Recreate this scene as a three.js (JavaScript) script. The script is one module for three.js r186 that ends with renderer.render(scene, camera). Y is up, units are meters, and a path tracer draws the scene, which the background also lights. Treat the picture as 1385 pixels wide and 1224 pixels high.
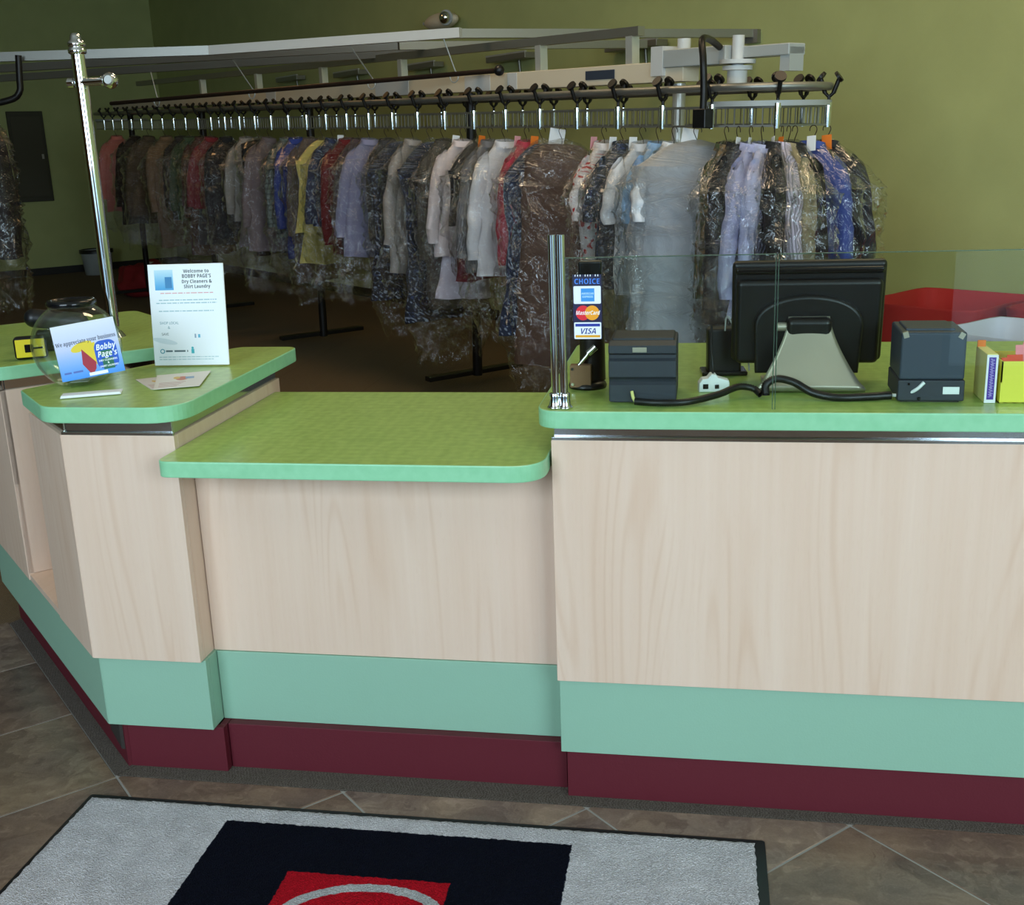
import * as THREE from 'three';
import { RoundedBoxGeometry } from 'three/addons/geometries/RoundedBoxGeometry.js';
import { mergeGeometries } from 'three/addons/utils/BufferGeometryUtils.js';
import { RectAreaLightUniformsLib } from 'three/addons/lights/RectAreaLightUniformsLib.js';
import { createNoise3D } from 'simplex-noise';

// ---------------------------------------------------------------- camera, sky, daylight, exposure
const scene = new THREE.Scene();
const camera = new THREE.PerspectiveCamera(44.37, 1385 / 1224, 0.05, 80);
camera.position.set(0.365, 1.677, 2.579);
camera.rotation.set(-0.2678, 0.1773, -0.0361, 'YXZ');
const renderer = new THREE.WebGLRenderer({ antialias: true });
renderer.toneMapping = THREE.LinearToneMapping;
renderer.toneMappingExposure = 0.87;
renderer.shadowMap.enabled = true;
scene.background = new THREE.Color().setRGB(1.6, 2.1, 2.8);   // even blue sky over the street
RectAreaLightUniformsLib.init();
const DAY = new THREE.Color().setRGB(0.72, 0.88, 1.0);
const WINDOWS = [[-3.5, -0.5], [1.9, 5.6]];                 // x ranges of the two storefront openings
const WIN_Y = [0.12, 3.6], SKY_Y = 1.65, FRONT_Z = 5.0;
for (const [a, b] of WINDOWS) {                               // daylight coming in through each pane
  const l = new THREE.RectAreaLight(DAY, 12, b - a - 0.1, WIN_Y[1] - SKY_Y - 0.06);   // the sky stands above the street line
  l.name = 'daylight'; l.position.set((a + b) / 2, (SKY_Y + WIN_Y[1] - 0.06) / 2, FRONT_Z - 0.06);
  l.lookAt((a + b) / 2, (SKY_Y + WIN_Y[1] - 0.06) / 2, -10);
  scene.add(l);
}
const LAMPS = [[-1.6, -4.2], [-4.4, -7.2], [1.5, -2.6], [-0.2, -1.6]];   // warm ceiling panels over the work floor

// ---------------------------------------------------------------- helpers
let seedState = 7;
const seed = (s) => { seedState = s | 0; };
function rnd() { seedState = (seedState + 0x6d2b79f5) | 0; let t = Math.imul(seedState ^ (seedState >>> 15), 1 | seedState); t = (t + Math.imul(t ^ (t >>> 7), 61 | t)) ^ t; return ((t ^ (t >>> 14)) >>> 0) / 4294967296; }
const N3 = createNoise3D(rnd);
const R = Math.PI / 180, V3 = THREE.Vector3;
const clamp = (x, a = 0, b = 1) => Math.min(b, Math.max(a, x));
const smooth = (a, b, x) => { const t = clamp((x - a) / (b - a)); return t * t * (3 - 2 * t); };
const lerp = (a, b, t) => a + (b - a) * t;

const used = new Map();
function numbered(name) { const n = used.get(name) ?? 0; used.set(name, n + 1); return n ? `${name}_${String(n).padStart(3, '0')}` : name; }
function thing(name, label, category, pos = [0, 0, 0], turn = 0, group) {
  const o = new THREE.Group(); o.name = numbered(name); o.position.set(...pos); o.rotation.y = turn;
  o.userData = { label, category }; if (group) o.userData.group = group;
  scene.add(o); return o;
}
function part(name, geo, mat, parent, label) {
  const g = Array.isArray(geo) ? merge(geo) : geo;
  const m = new THREE.Mesh(g, mat); m.name = name; m.castShadow = m.receiveShadow = true;
  if (label) m.userData.label = label;
  parent.add(m); return m;
}
function single(name, geo, mat, label, category, group) {
  const m = part(numbered(name), geo, mat, scene); m.userData = { label, category }; if (group) m.userData.group = group; return m;
}
function struct(name, geo, mat, label) {
  const m = part(name, geo, mat, scene); m.userData.kind = 'structure'; if (label) m.userData.label = label; return m;
}
function merge(list) {
  const out = list.map((g) => { const k = g.index ? g.toNonIndexed() : g; for (const a of Object.keys(k.attributes)) if (!['position', 'normal', 'uv'].includes(a)) k.deleteAttribute(a); k.clearGroups(); return k; });
  return mergeGeometries(out, false);
}
const box = (w, h, d, x = 0, y = 0, z = 0, rx = 0, ry = 0, rz = 0) => place(metreUV(new THREE.BoxGeometry(w, h, d)), x, y, z, rx, ry, rz);
const rbox = (w, h, d, r, x = 0, y = 0, z = 0, rx = 0, ry = 0, rz = 0, seg = 2) => place(new RoundedBoxGeometry(w, h, d, seg, Math.min(r, w / 2.01, h / 2.01, d / 2.01)), x, y, z, rx, ry, rz);
const cyl = (r0, r1, h, x = 0, y = 0, z = 0, rx = 0, ry = 0, rz = 0, seg = 24) => place(new THREE.CylinderGeometry(r0, r1, h, seg), x, y, z, rx, ry, rz);
const ball = (r, x = 0, y = 0, z = 0, seg = 20) => place(new THREE.SphereGeometry(r, seg, seg * 0.7 | 0), x, y, z);
function place(g, x, y, z, rx = 0, ry = 0, rz = 0) { if (rx) g.rotateX(rx); if (rz) g.rotateZ(rz); if (ry) g.rotateY(ry); return g.translate(x, y, z); }
const tube = (pts, r, seg = 32, rs = 10, closed = false, tension = 0.5) => new THREE.TubeGeometry(new THREE.CatmullRomCurve3(pts.map((p) => new V3(...p)), closed, 'catmullrom', tension), seg, r, rs, closed);
function rod(a, b, r, seg = 14) {
  const A = new V3(...a), B = new V3(...b), d = B.clone().sub(A), g = new THREE.CylinderGeometry(r, r, d.length(), seg);
  g.applyQuaternion(new THREE.Quaternion().setFromUnitVectors(new V3(0, 1, 0), d.clone().normalize())); const c = A.add(B).multiplyScalar(0.5); return g.translate(c.x, c.y, c.z);
}
function bar(a, b, w, h) {   // square tube between two points, upright section
  const A = new V3(...a), B = new V3(...b), d = B.clone().sub(A), L = d.length(), g = metreUV(new THREE.BoxGeometry(L, h, w));
  const m = new THREE.Matrix4(), x = d.normalize(), z = new V3().crossVectors(x, new V3(0, 1, 0)).normalize(), y = new V3().crossVectors(z, x);
  m.makeBasis(x, y, z); g.applyMatrix4(m); const c = A.add(B).multiplyScalar(0.5); return g.translate(c.x, c.y, c.z);
}
function metreUV(g) {
  const p = g.attributes.position, n = g.attributes.normal, uv = g.attributes.uv;
  for (let i = 0; i < p.count; i++) {
    const ax = Math.abs(n.getX(i)), ay = Math.abs(n.getY(i)), az = Math.abs(n.getZ(i));
    if (ay > ax && ay > az) uv.setXY(i, p.getX(i), p.getZ(i)); else if (ax > az) uv.setXY(i, p.getZ(i), p.getY(i)); else uv.setXY(i, p.getX(i), p.getY(i));
  }
  return g;
}
// upright board from plan point a to plan point b, its face on the right-hand side when walking a -> b towards -normal
function board([ax, az], [bx, bz], y0, y1, th, uOff = 0) {
  const dx = bx - ax, dz = bz - az, L = Math.hypot(dx, dz), g = new RoundedBoxGeometry(L, y1 - y0, th, 1, 0.0015);
  const p = g.attributes.position, uv = g.attributes.uv, n = g.attributes.normal;
  for (let i = 0; i < p.count; i++) uv.setXY(i, (Math.abs(n.getX(i)) > 0.7 ? p.getZ(i) + 0.3 : p.getX(i) + L / 2) + uOff, p.getY(i) + (y0 + y1) / 2);
  g.translate(L / 2, 0, -th / 2); g.rotateY(Math.atan2(-dz, dx)); return g.translate(ax, (y0 + y1) / 2, az);
}
function roundPoly(pts, radii) {   // rounded polygon in plan (x, z) as a Shape in (x, -z)
  const s = new THREE.Shape(), n = pts.length, P = pts.map(([x, z]) => new THREE.Vector2(x, -z));
  for (let i = 0; i < n; i++) {
    const a = P[(i + n - 1) % n], b = P[i], c = P[(i + 1) % n], r = Array.isArray(radii) ? radii[i] : radii;
    const u = a.clone().sub(b).normalize(), v = c.clone().sub(b).normalize(), ang = Math.acos(clamp(u.dot(v), -1, 1)), k = Math.max(r / Math.tan(ang / 2), 1e-5);
    const p = b.clone().addScaledVector(u, k), q = b.clone().addScaledVector(v, k);
    if (i) s.lineTo(p.x, p.y); else s.moveTo(p.x, p.y);
    s.quadraticCurveTo(b.x, b.y, q.x, q.y);
  }
  s.closePath(); return s;
}
function slab(pts, radii, y0, y1, bevel = 0.003) {
  const g = new THREE.ExtrudeGeometry(roundPoly(pts, radii), { depth: y1 - y0 - 2 * bevel, bevelEnabled: bevel > 0, bevelThickness: bevel, bevelSize: bevel, bevelOffset: -bevel, bevelSegments: 2, curveSegments: 12 });
  g.rotateX(-Math.PI / 2); return g.translate(0, y0 + bevel, 0);
}
// ---------------------------------------------------------------- computed textures
function dataTex(w, h, f, srgb = true, wrap = THREE.MirroredRepeatWrapping) {
  const d = new Uint8Array(w * h * 4);
  for (let y = 0, i = 0; y < h; y++) for (let x = 0; x < w; x++, i += 4) { const c = f(x / w, y / h, x, y); d[i] = clamp(c[0], 0, 255); d[i + 1] = clamp(c[1], 0, 255); d[i + 2] = clamp(c[2], 0, 255); d[i + 3] = 255; }
  const t = new THREE.DataTexture(d, w, h); t.colorSpace = srgb ? THREE.SRGBColorSpace : THREE.NoColorSpace; t.magFilter = t.minFilter = THREE.LinearFilter; t.wrapS = t.wrapT = wrap; t.needsUpdate = true; return t;
}
const scaled = (t, metresX, metresY = metresX) => { t.repeat.set(1 / metresX, 1 / metresY); return t; };
const grey = (v) => [v, v, v];
const fbm = (x, y, z, o = 4) => { let s = 0, a = 0.5; for (let i = 0; i < o; i++) { s += a * N3(x, y, z + i * 7.3); x *= 2.03; y *= 2.03; a *= 0.5; } return s; };
function canvasTex(w, h, draw) {
  const c = document.createElement('canvas'); c.width = w; c.height = h; draw(c.getContext('2d'), w, h);
  const t = new THREE.CanvasTexture(c); t.colorSpace = THREE.SRGBColorSpace; t.magFilter = THREE.LinearFilter; return t;
}
// lines of print too small to read
function printLine(c, x, y, w, h, color) { c.fillStyle = color; let k = 1, p = 0; while (p < w) { k = (k * 16807) % 2147483647; const l = Math.min(h * (1.2 + k % 5), w - p); c.fillRect(x + p, y - h, l, h * 0.8); p += l + h * 0.8; } }
const mapleTex = scaled(dataTex(1400, 700, (u, v) => {          // maple laminate, 2.6 m x 1.3 m, grain upright
  const x = u * 2.6, y = v * 1.3, warp = N3(x * 2.2, y * 0.7, 3) * 0.16;
  const rings = fbm(x * 3.2 + warp, y * 0.32, 1, 2) * 7 + x * 5;
  const line = Math.pow(Math.abs(Math.sin(rings * Math.PI)), 10) * smooth(-0.1, 0.5, N3(x * 3, y * 0.9, 9));
  const streak = N3(x * 30, y * 0.8, 5) * 0.5 + N3(x * 85, y * 2.2, 6) * 0.3 + N3(x * 7, y * 0.5, 8) * 0.7;
  const fleck = smooth(0.55, 0.9, N3(x * 160, y * 16, 4)) * 0.5;
  const d = streak * 4.5 - line * 8 - fleck * 5;
  return [222 + d * 0.7, 194 + d * 1.05, 173 + d * 1.3];
}), 2.6, 1.3);
const greenTex = scaled(dataTex(512, 512, (u, v) => {          // lime laminate with soft quilted clouds, 0.5 m
  const x = u * 0.5, y = v * 0.5;
  const q = Math.sin((x + y) * 95 + N3(x * 12, y * 12, 2) * 1.6) * Math.sin((x - y) * 95 + N3(x * 12, y * 12, 5) * 1.6);
  const d = q * 7 + fbm(x * 22, y * 22, 3) * 12 + N3(x * 260, y * 260, 1) * 3;
  return [157 + d, 186 + d * 0.9, 98 + d * 0.8];
}), 0.5);
const edgeTex = scaled(dataTex(256, 256, (u, v) => { const d = fbm(u * 9, v * 9, 4) * 9; return [142 + d, 204 + d * 0.8, 160 + d]; }), 0.4);
const stoneTex = scaled(dataTex(1024, 1024, (u, v) => {        // brown slate-look porcelain
  const x = u * 3, y = v * 3, a = fbm(x * 1.6, y * 1.6, 1, 5), b = fbm(x * 5 + a * 2, y * 5, 4, 4), vein = Math.pow(1 - Math.abs(N3(x * 1.8 + b, y * 1.8 - a, 8)), 9);
  const d = a * 26 + b * 22 + vein * 14 + N3(x * 60, y * 60, 2) * 4;
  return [124 + d, 106 + d * 0.94 - a * 3, 93 + d * 0.85 - a * 8];
}), 1.4);
const stoneBump = scaled(dataTex(512, 512, (u, v) => grey(128 + fbm(u * 14, v * 14, 3, 5) * 120), false), 0.7);
const carpetTex = scaled(dataTex(512, 512, (u, v) => { const rib = Math.sin(u * 40 * Math.PI * 2) * 16, d = rib + N3(u * 90, v * 90, 2) * 16 + N3(u * 200, v * 200, 7) * 14; return [104 + d, 86 + d * 0.9, 60 + d * 0.75]; }), 0.42);
const carpetBump = scaled(dataTex(512, 512, (u, v) => grey(128 + Math.sin(u * 40 * Math.PI * 2) * 60 + N3(u * 120, v * 120, 2) * 50), false), 0.42);
const cordTex = scaled(dataTex(256, 256, (u, v) => { const d = Math.sin((u * 2 + v) * 42 + N3(u * 12, v * 12, 4) * 2.5) * 12 + N3(u * 50, v * 50, 2) * 26; return [88 + d, 79 + d, 70 + d]; }), 0.12);
const cordBump = scaled(dataTex(256, 256, (u, v) => grey(128 + N3(u * 50, v * 50, 2) * 90), false), 0.12);
const paintBump = scaled(dataTex(256, 256, (u, v) => grey(128 + fbm(u * 40, v * 40, 1) * 120), false), 0.3);
const paintTex = scaled(dataTex(512, 512, (u, v) => { const d = fbm(u * 5, v * 5, 6, 4) * 7; return [172 + d, 179 + d, 118 + d * 0.7]; }), 3);
const crinkle = scaled(dataTex(512, 512, (u, v) => {           // creased film
  let s = 0; for (let k = 0; k < 4; k++) { const f = 3.2 * 1.9 ** k; s += (1 - Math.abs(N3(u * f * 1.6, v * f * 0.8, k * 9 + 1))) ** 3 / 1.5 ** k; }
  return grey(40 + s * 85);
}, false), 0.5, 0.7);
const clothBump = scaled(dataTex(256, 256, (u, v) => grey(128 + N3(u * 60, v * 60, 1) * 60 + Math.sin(u * 300) * 30 + Math.sin(v * 300) * 30), false), 0.12);
const brushed = scaled(dataTex(256, 256, (u, v) => grey(128 + N3(u * 3, v * 150, 1) * 70), false), 0.3);

// ---------------------------------------------------------------- materials
const std = (o) => new THREE.MeshStandardMaterial({ side: THREE.DoubleSide, ...o });
const phys = (o) => new THREE.MeshPhysicalMaterial({ side: THREE.DoubleSide, ...o });
const M = {
  maple: std({ map: mapleTex, roughness: 0.42 }),
  green: std({ map: greenTex, roughness: 0.3 }),
  greenEdge: std({ map: edgeTex, roughness: 0.28 }),
  teal: std({ color: 0x8eb59e, roughness: 0.5, bumpMap: paintBump, bumpScale: 0.0003 }),
  maroon: std({ color: 0x5a0d1e, roughness: 0.6, bumpMap: paintBump, bumpScale: 0.0003 }),
  steel: std({ color: 0xc9ced3, metalness: 1, roughness: 0.12 }),
  chrome: std({ color: 0xe2e5e8, metalness: 1, roughness: 0.05 }),
  dullSteel: std({ color: 0x9a9a94, metalness: 0.8, roughness: 0.42, bumpMap: brushed, bumpScale: 0.0002 }),
  alu: std({ color: 0xc8cbc8, metalness: 0.55, roughness: 0.38 }),
  carcass: std({ color: 0x2c2622, roughness: 0.8 }),
  carpet: std({ map: carpetTex, bumpMap: carpetBump, bumpScale: 0.004, roughness: 1 }),
  cord: std({ map: cordTex, bumpMap: cordBump, bumpScale: 0.003, roughness: 1 }),
  grout: std({ color: 0x9a9690, roughness: 0.9 }),
  wall: std({ map: paintTex, bumpMap: paintBump, bumpScale: 0.0005, roughness: 0.75 }),
  ceiling: std({ color: 0xd8d4c8, roughness: 0.9 }),
  frontWall: std({ color: 0x8a6a4c, roughness: 0.8, bumpMap: paintBump, bumpScale: 0.0005 }),
  frame: std({ color: 0x4a4440, metalness: 0.7, roughness: 0.4 }),
  pavement: std({ color: 0xb0b4ba, roughness: 0.9 }),
  baseboard: std({ color: 0x16140f, roughness: 0.6 }),
  beam: std({ color: 0xd9cdb4, roughness: 0.5 }),
  greyPaint: std({ color: 0xa7adac, roughness: 0.45 }),
  whitePaint: std({ color: 0xc9cccb, roughness: 0.5 }),
  blackMetal: std({ color: 0x171514, roughness: 0.4, metalness: 0.3 }),
  brownPipe: std({ color: 0x33261f, roughness: 0.4, metalness: 0.4 }),
  blackPlastic: std({ color: 0x0e0f12, roughness: 0.38 }),
  blackGloss: std({ color: 0x0c0e11, roughness: 0.16 }),
  charcoal: std({ color: 0x2d323c, roughness: 0.55 }),
  slate: std({ color: 0x333d4c, roughness: 0.5 }),
  silver: std({ color: 0xb7b0a0, metalness: 0.65, roughness: 0.36 }),
  white: std({ color: 0xe9ecee, roughness: 0.55 }),
  paper: std({ color: 0xeceeee, roughness: 0.8 }),
  yellow: std({ color: 0xe6cf1c, roughness: 0.4 }),
  cream: std({ color: 0xe4dc8a, roughness: 0.6 }),
  orange: std({ color: 0xe5791c, roughness: 0.7 }),
  glass: phys({ color: 0xf1faf5, transmission: 1, roughness: 0.0, ior: 1.5 }),
  glassEdge: phys({ color: 0x9dbfab, transmission: 0.9, roughness: 0.25, ior: 1.5 }),
  clear: phys({ color: 0xf6fafa, transmission: 1, roughness: 0.02, ior: 1.5 }),
  bag: phys({ color: 0xf7f8f8, transmission: 1, roughness: 0.03, ior: 1.7, bumpMap: crinkle, bumpScale: 0.012 }),
  frost: phys({ color: 0xe9ecef, transmission: 0.93, roughness: 0.62, ior: 1.5, bumpMap: crinkle, bumpScale: 0.012 }),
};
const STONE = [0xffffff, 0xe9e2dc, 0xf4f2e6, 0xdcd8d6].map((c) => std({ map: stoneTex, color: c, roughness: 0.25, bumpMap: stoneBump, bumpScale: 0.0012 }));

// ---------------------------------------------------------------- the room
const CEIL = 4.4;
// plan corners of the room: the rear wall runs at 45 degrees to the counter
struct('floor', slab([[6.2, FRONT_Z + 0.2], [6.2, -0.7], [-8.4, -15.5], [-14.3, -9.6], [-14.3, FRONT_Z + 0.2]], 0, -0.2, -0.004, 0), M.carpet, 'brown ribbed carpet');
struct('ceiling', slab([[6.2, FRONT_Z + 0.2], [6.2, -0.7], [-8.4, -15.5], [-14.3, -9.6], [-14.3, FRONT_Z + 0.2]], 0, CEIL, CEIL + 0.2, 0), M.ceiling);
struct('wall_right', box(0.2, CEIL, FRONT_Z + 0.8, 6.1, CEIL / 2, (FRONT_Z - 0.8) / 2), M.wall);
struct('wall_back', board([-8.7, -15.4], [6.15, -0.55], 0, CEIL, 0.2), M.wall, 'lime green painted rear wall');
struct('wall_left', board([-14.2, -9.3], [-8.15, -15.35], 0, CEIL, 0.2), M.wall, 'lime green painted side wall');
struct('wall_side', box(0.2, CEIL, FRONT_Z + 9.5, -14.1, CEIL / 2, (FRONT_Z - 9.5) / 2), M.wall);
struct('baseboard_back', board([-8.4, -15.1 + 0.02], [6 - 0.02, -0.7], 0, 0.11, 0.018), M.baseboard);
struct('baseboard_left', board([-14 + 0.02, -9.5], [-8.4 + 0.02, -15.1], 0, 0.11, 0.018), M.baseboard);
{ // storefront with two large panes
  const z = FRONT_Z + 0.1, parts = [];
  const xs = [-14.2, WINDOWS[0][0], WINDOWS[0][1], WINDOWS[1][0], WINDOWS[1][1], 6.2];
  for (const [a, b] of [[xs[0], xs[1]], [xs[2], xs[3]], [xs[4], xs[5]]]) parts.push(box(b - a, CEIL, 0.2, (a + b) / 2, CEIL / 2, z));
  for (const [a, b] of WINDOWS) { parts.push(box(b - a, CEIL - WIN_Y[1], 0.2, (a + b) / 2, (CEIL + WIN_Y[1]) / 2, z)); parts.push(box(b - a, WIN_Y[0], 0.2, (a + b) / 2, WIN_Y[0] / 2, z)); }
  struct('wall_front', parts, M.frontWall);
  WINDOWS.forEach(([a, b], i) => {
    const w = new THREE.Group(); w.name = `window_${i + 1}`; w.userData.kind = 'structure'; scene.add(w);
    const h = WIN_Y[1] - WIN_Y[0], cy = (WIN_Y[0] + WIN_Y[1]) / 2;
    part('window_frame', [box(b - a, 0.06, 0.1, (a + b) / 2, WIN_Y[0] + 0.03, z), box(b - a, 0.06, 0.1, (a + b) / 2, WIN_Y[1] - 0.03, z), box(0.06, h, 0.1, a + 0.03, cy, z), box(0.06, h, 0.1, b - 0.03, cy, z), box(0.05, h, 0.08, (a + b) / 2, cy, z)], M.frame, w);
    part('pane', box(b - a - 0.1, h - 0.1, 0.008, (a + b) / 2, cy, z), M.glass, w);
  });
  struct('pavement', box(60, 0.2, 26, -4, -0.12, FRONT_Z + 13.25), M.pavement);
}
// stone floor tiles laid on the diagonal, each cut to the edge of the tiled area
{
  const grout = struct('trim_1', mergeGeometries([slab([[5.98, FRONT_Z - 0.01], [5.98, 0.022], [-1.262, 0.022], [-6.1, FRONT_Z - 0.01]], 0, -0.02, -0.0028, 0).toNonIndexed(), slab([[-1.262, 0.022], [-2.222, -0.94], [-8.1, FRONT_Z - 0.01], [-6.1, FRONT_Z - 0.01]], 0, -0.02, -0.0028, 0).toNonIndexed()]), M.grout, 'diagonal stone tile floor by the counter');
  const S = 0.4715, H = S / Math.SQRT2, OX = 0.073, OZ = 0.03, inset = 0.0032;
  const clip = (poly, a, b, c) => { const out = []; poly.forEach((p, i) => { const q = poly[(i + 1) % poly.length], d0 = a * p[0] + b * p[1] - c, d1 = a * q[0] + b * q[1] - c; if (d0 >= 0) out.push(p); if (d0 * d1 < 0) { const t = d0 / (d0 - d1); out.push([lerp(p[0], q[0], t), lerp(p[1], q[1], t)]); } }); return out; };
  seed(31);
  for (let i = -24; i <= 24; i++) for (let j = -24; j <= 24; j++) {
    const cx = OX + (i - j) * H, cz = OZ + (i + j + 1) * H;
    if (cx < -5.5 || cx > 6.2 || cz < -1.6 || cz > 5.2) continue;
    const k = H - inset * Math.SQRT2, sq = [[cx, cz - k], [cx + k, cz], [cx, cz + k], [cx - k, cz]];
    const inRight = cx + cz > OX - 2 * 2 * H + OZ + 0.02 - H * 0;
    let poly = inRight ? clip(sq, 0, 1, 0.022) : clip(clip(sq, -1, 1, 1.262 + 0.0225), 1, 1, -3.19);
    poly = clip(clip(clip(poly, 0, -1, -(FRONT_Z - 0.02)), -1, 0, -5.97), 1, 1, -3.19);
    if (poly.length < 3) continue;
    let area = 0; poly.forEach((p, n) => { const q = poly[(n + 1) % poly.length]; area += p[0] * q[1] - q[0] * p[1]; });
    if (Math.abs(area) < 0.002) continue;
    const s = new THREE.Shape(poly.map(([x, z]) => new THREE.Vector2(x, -z)));
    const g = new THREE.ExtrudeGeometry(s, { depth: 0.006, bevelEnabled: true, bevelThickness: 0.0012, bevelSize: 0.0015, bevelOffset: -0.0015, bevelSegments: 1, curveSegments: 1 });
    g.rotateX(-Math.PI / 2); g.translate(0, -0.0072 - 0.0006 * rnd(), 0);
    const uv = g.attributes.uv, ou = rnd() * 5, ov = rnd() * 5; for (let n = 0; n < uv.count; n++) uv.setXY(n, uv.getX(n) + ou, uv.getY(n) + ov);
    part('tile', g, STONE[rnd() * 4 | 0], grout);
  }
  struct('trim_2', [slab([[5.98, 0.02], [5.98, -0.1], [-1.2, -0.1], [-1.262, 0.02]], 0, -0.02, 0.0005, 0), slab([[-1.27, 0.021], [-1.2, -0.1], [-2.16, -1.06], [-2.23, -0.939]], 0, -0.02, 0.0005, 0)], M.cord, 'grey looped carpet edging strip at the foot of the counter');
}
// ---------------------------------------------------------------- counters
const yKick = 0.137, yTeal = 0.348, yWood = 0.99, yTopB = 1.027, yTop = 1.07;
{ // tall cabinet on the right
  const c = thing('counter_cabinet', 'long maple counter cabinet under the glass screen', 'cabinet', [0, 0, 0]);
  const x1 = 2.6, D = 0.66;
  part('carcass', [box(x1 - 0.05, yWood - 0.03, D - 0.1, x1 / 2 + 0.01, (yWood - 0.03) / 2 + 0.01, -D / 2 - 0.03)], M.carcass, c);
  part('front_panel', board([0, 0], [x1, 0], yTeal, yWood, 0.02, 0.05), M.maple, c);
  part('side_panel', board([0, -D], [0, -0.021], yTeal, yWood, 0.018, 1.1), M.maple, c);
  part('teal_band', [board([0.004, -0.012], [x1, -0.012], yKick, yTeal, 0.02), board([0.004, -D], [0.004, -0.033], yKick, yTeal, 0.018)], M.teal, c, 'teal green band');
  part('kick_board', [board([0.018, -0.022], [x1, -0.022], 0, yKick, 0.02), board([0.018, -D], [0.018, -0.043], 0, yKick, 0.018)], M.maroon, c, 'maroon kick board');
  part('steel_strip', [board([0.006, -0.012], [x1, -0.012], yWood, yTopB, 0.006), board([0.006, -D], [0.006, -0.019], yWood, yTopB, 0.006)], M.steel, c, 'polished steel strip');
  part('steel_lip', board([0.001, -0.001], [x1, -0.001], yWood - 0.001, yWood + 0.008, 0.01), M.steel, c);
  single('worktop', slab([[-0.032, 0.036], [2.62, 0.036], [2.62, -0.9], [-0.032, -0.9]], [0.07, 0.05, 0.05, 0.05], yTopB, yTop), [M.green, M.greenEdge], 'tall green worktop carrying the monitor and printers', 'worktop');
}
{ // lower middle counter
  const c = thing('counter_cabinet', 'low maple counter section between the two taller cabinets', 'cabinet');
  const z = -0.092, x0 = -0.982, x1 = -0.001;
  part('carcass', box(x1 - x0 - 0.04, 0.88, 0.5, (x0 + x1) / 2, 0.455, -0.38), M.carcass, c);
  part('front_panel', board([x0, z], [x1, z], yTeal, 0.9125, 0.02, 1.25), M.maple, c);
  part('teal_band', board([-0.974, z + 0.004], [x1, z + 0.004], yKick, yTeal - 0.001, 0.02), M.teal, c, 'teal green band');
  part('kick_board', board([-0.951, -0.06], [x1 + 0.013, -0.06], 0, yKick, 0.06), M.maroon, c, 'maroon kick board');
  single('worktop', slab([[-0.982, 0.112], [-0.006, 0.112], [-0.006, -0.7], [-0.982, -0.7]], [0.035, 0.09, 0.01, 0.01], 0.913, 0.955), [M.green, M.greenEdge], 'low green worktop in the middle, nothing on it', 'worktop');
}
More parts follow.
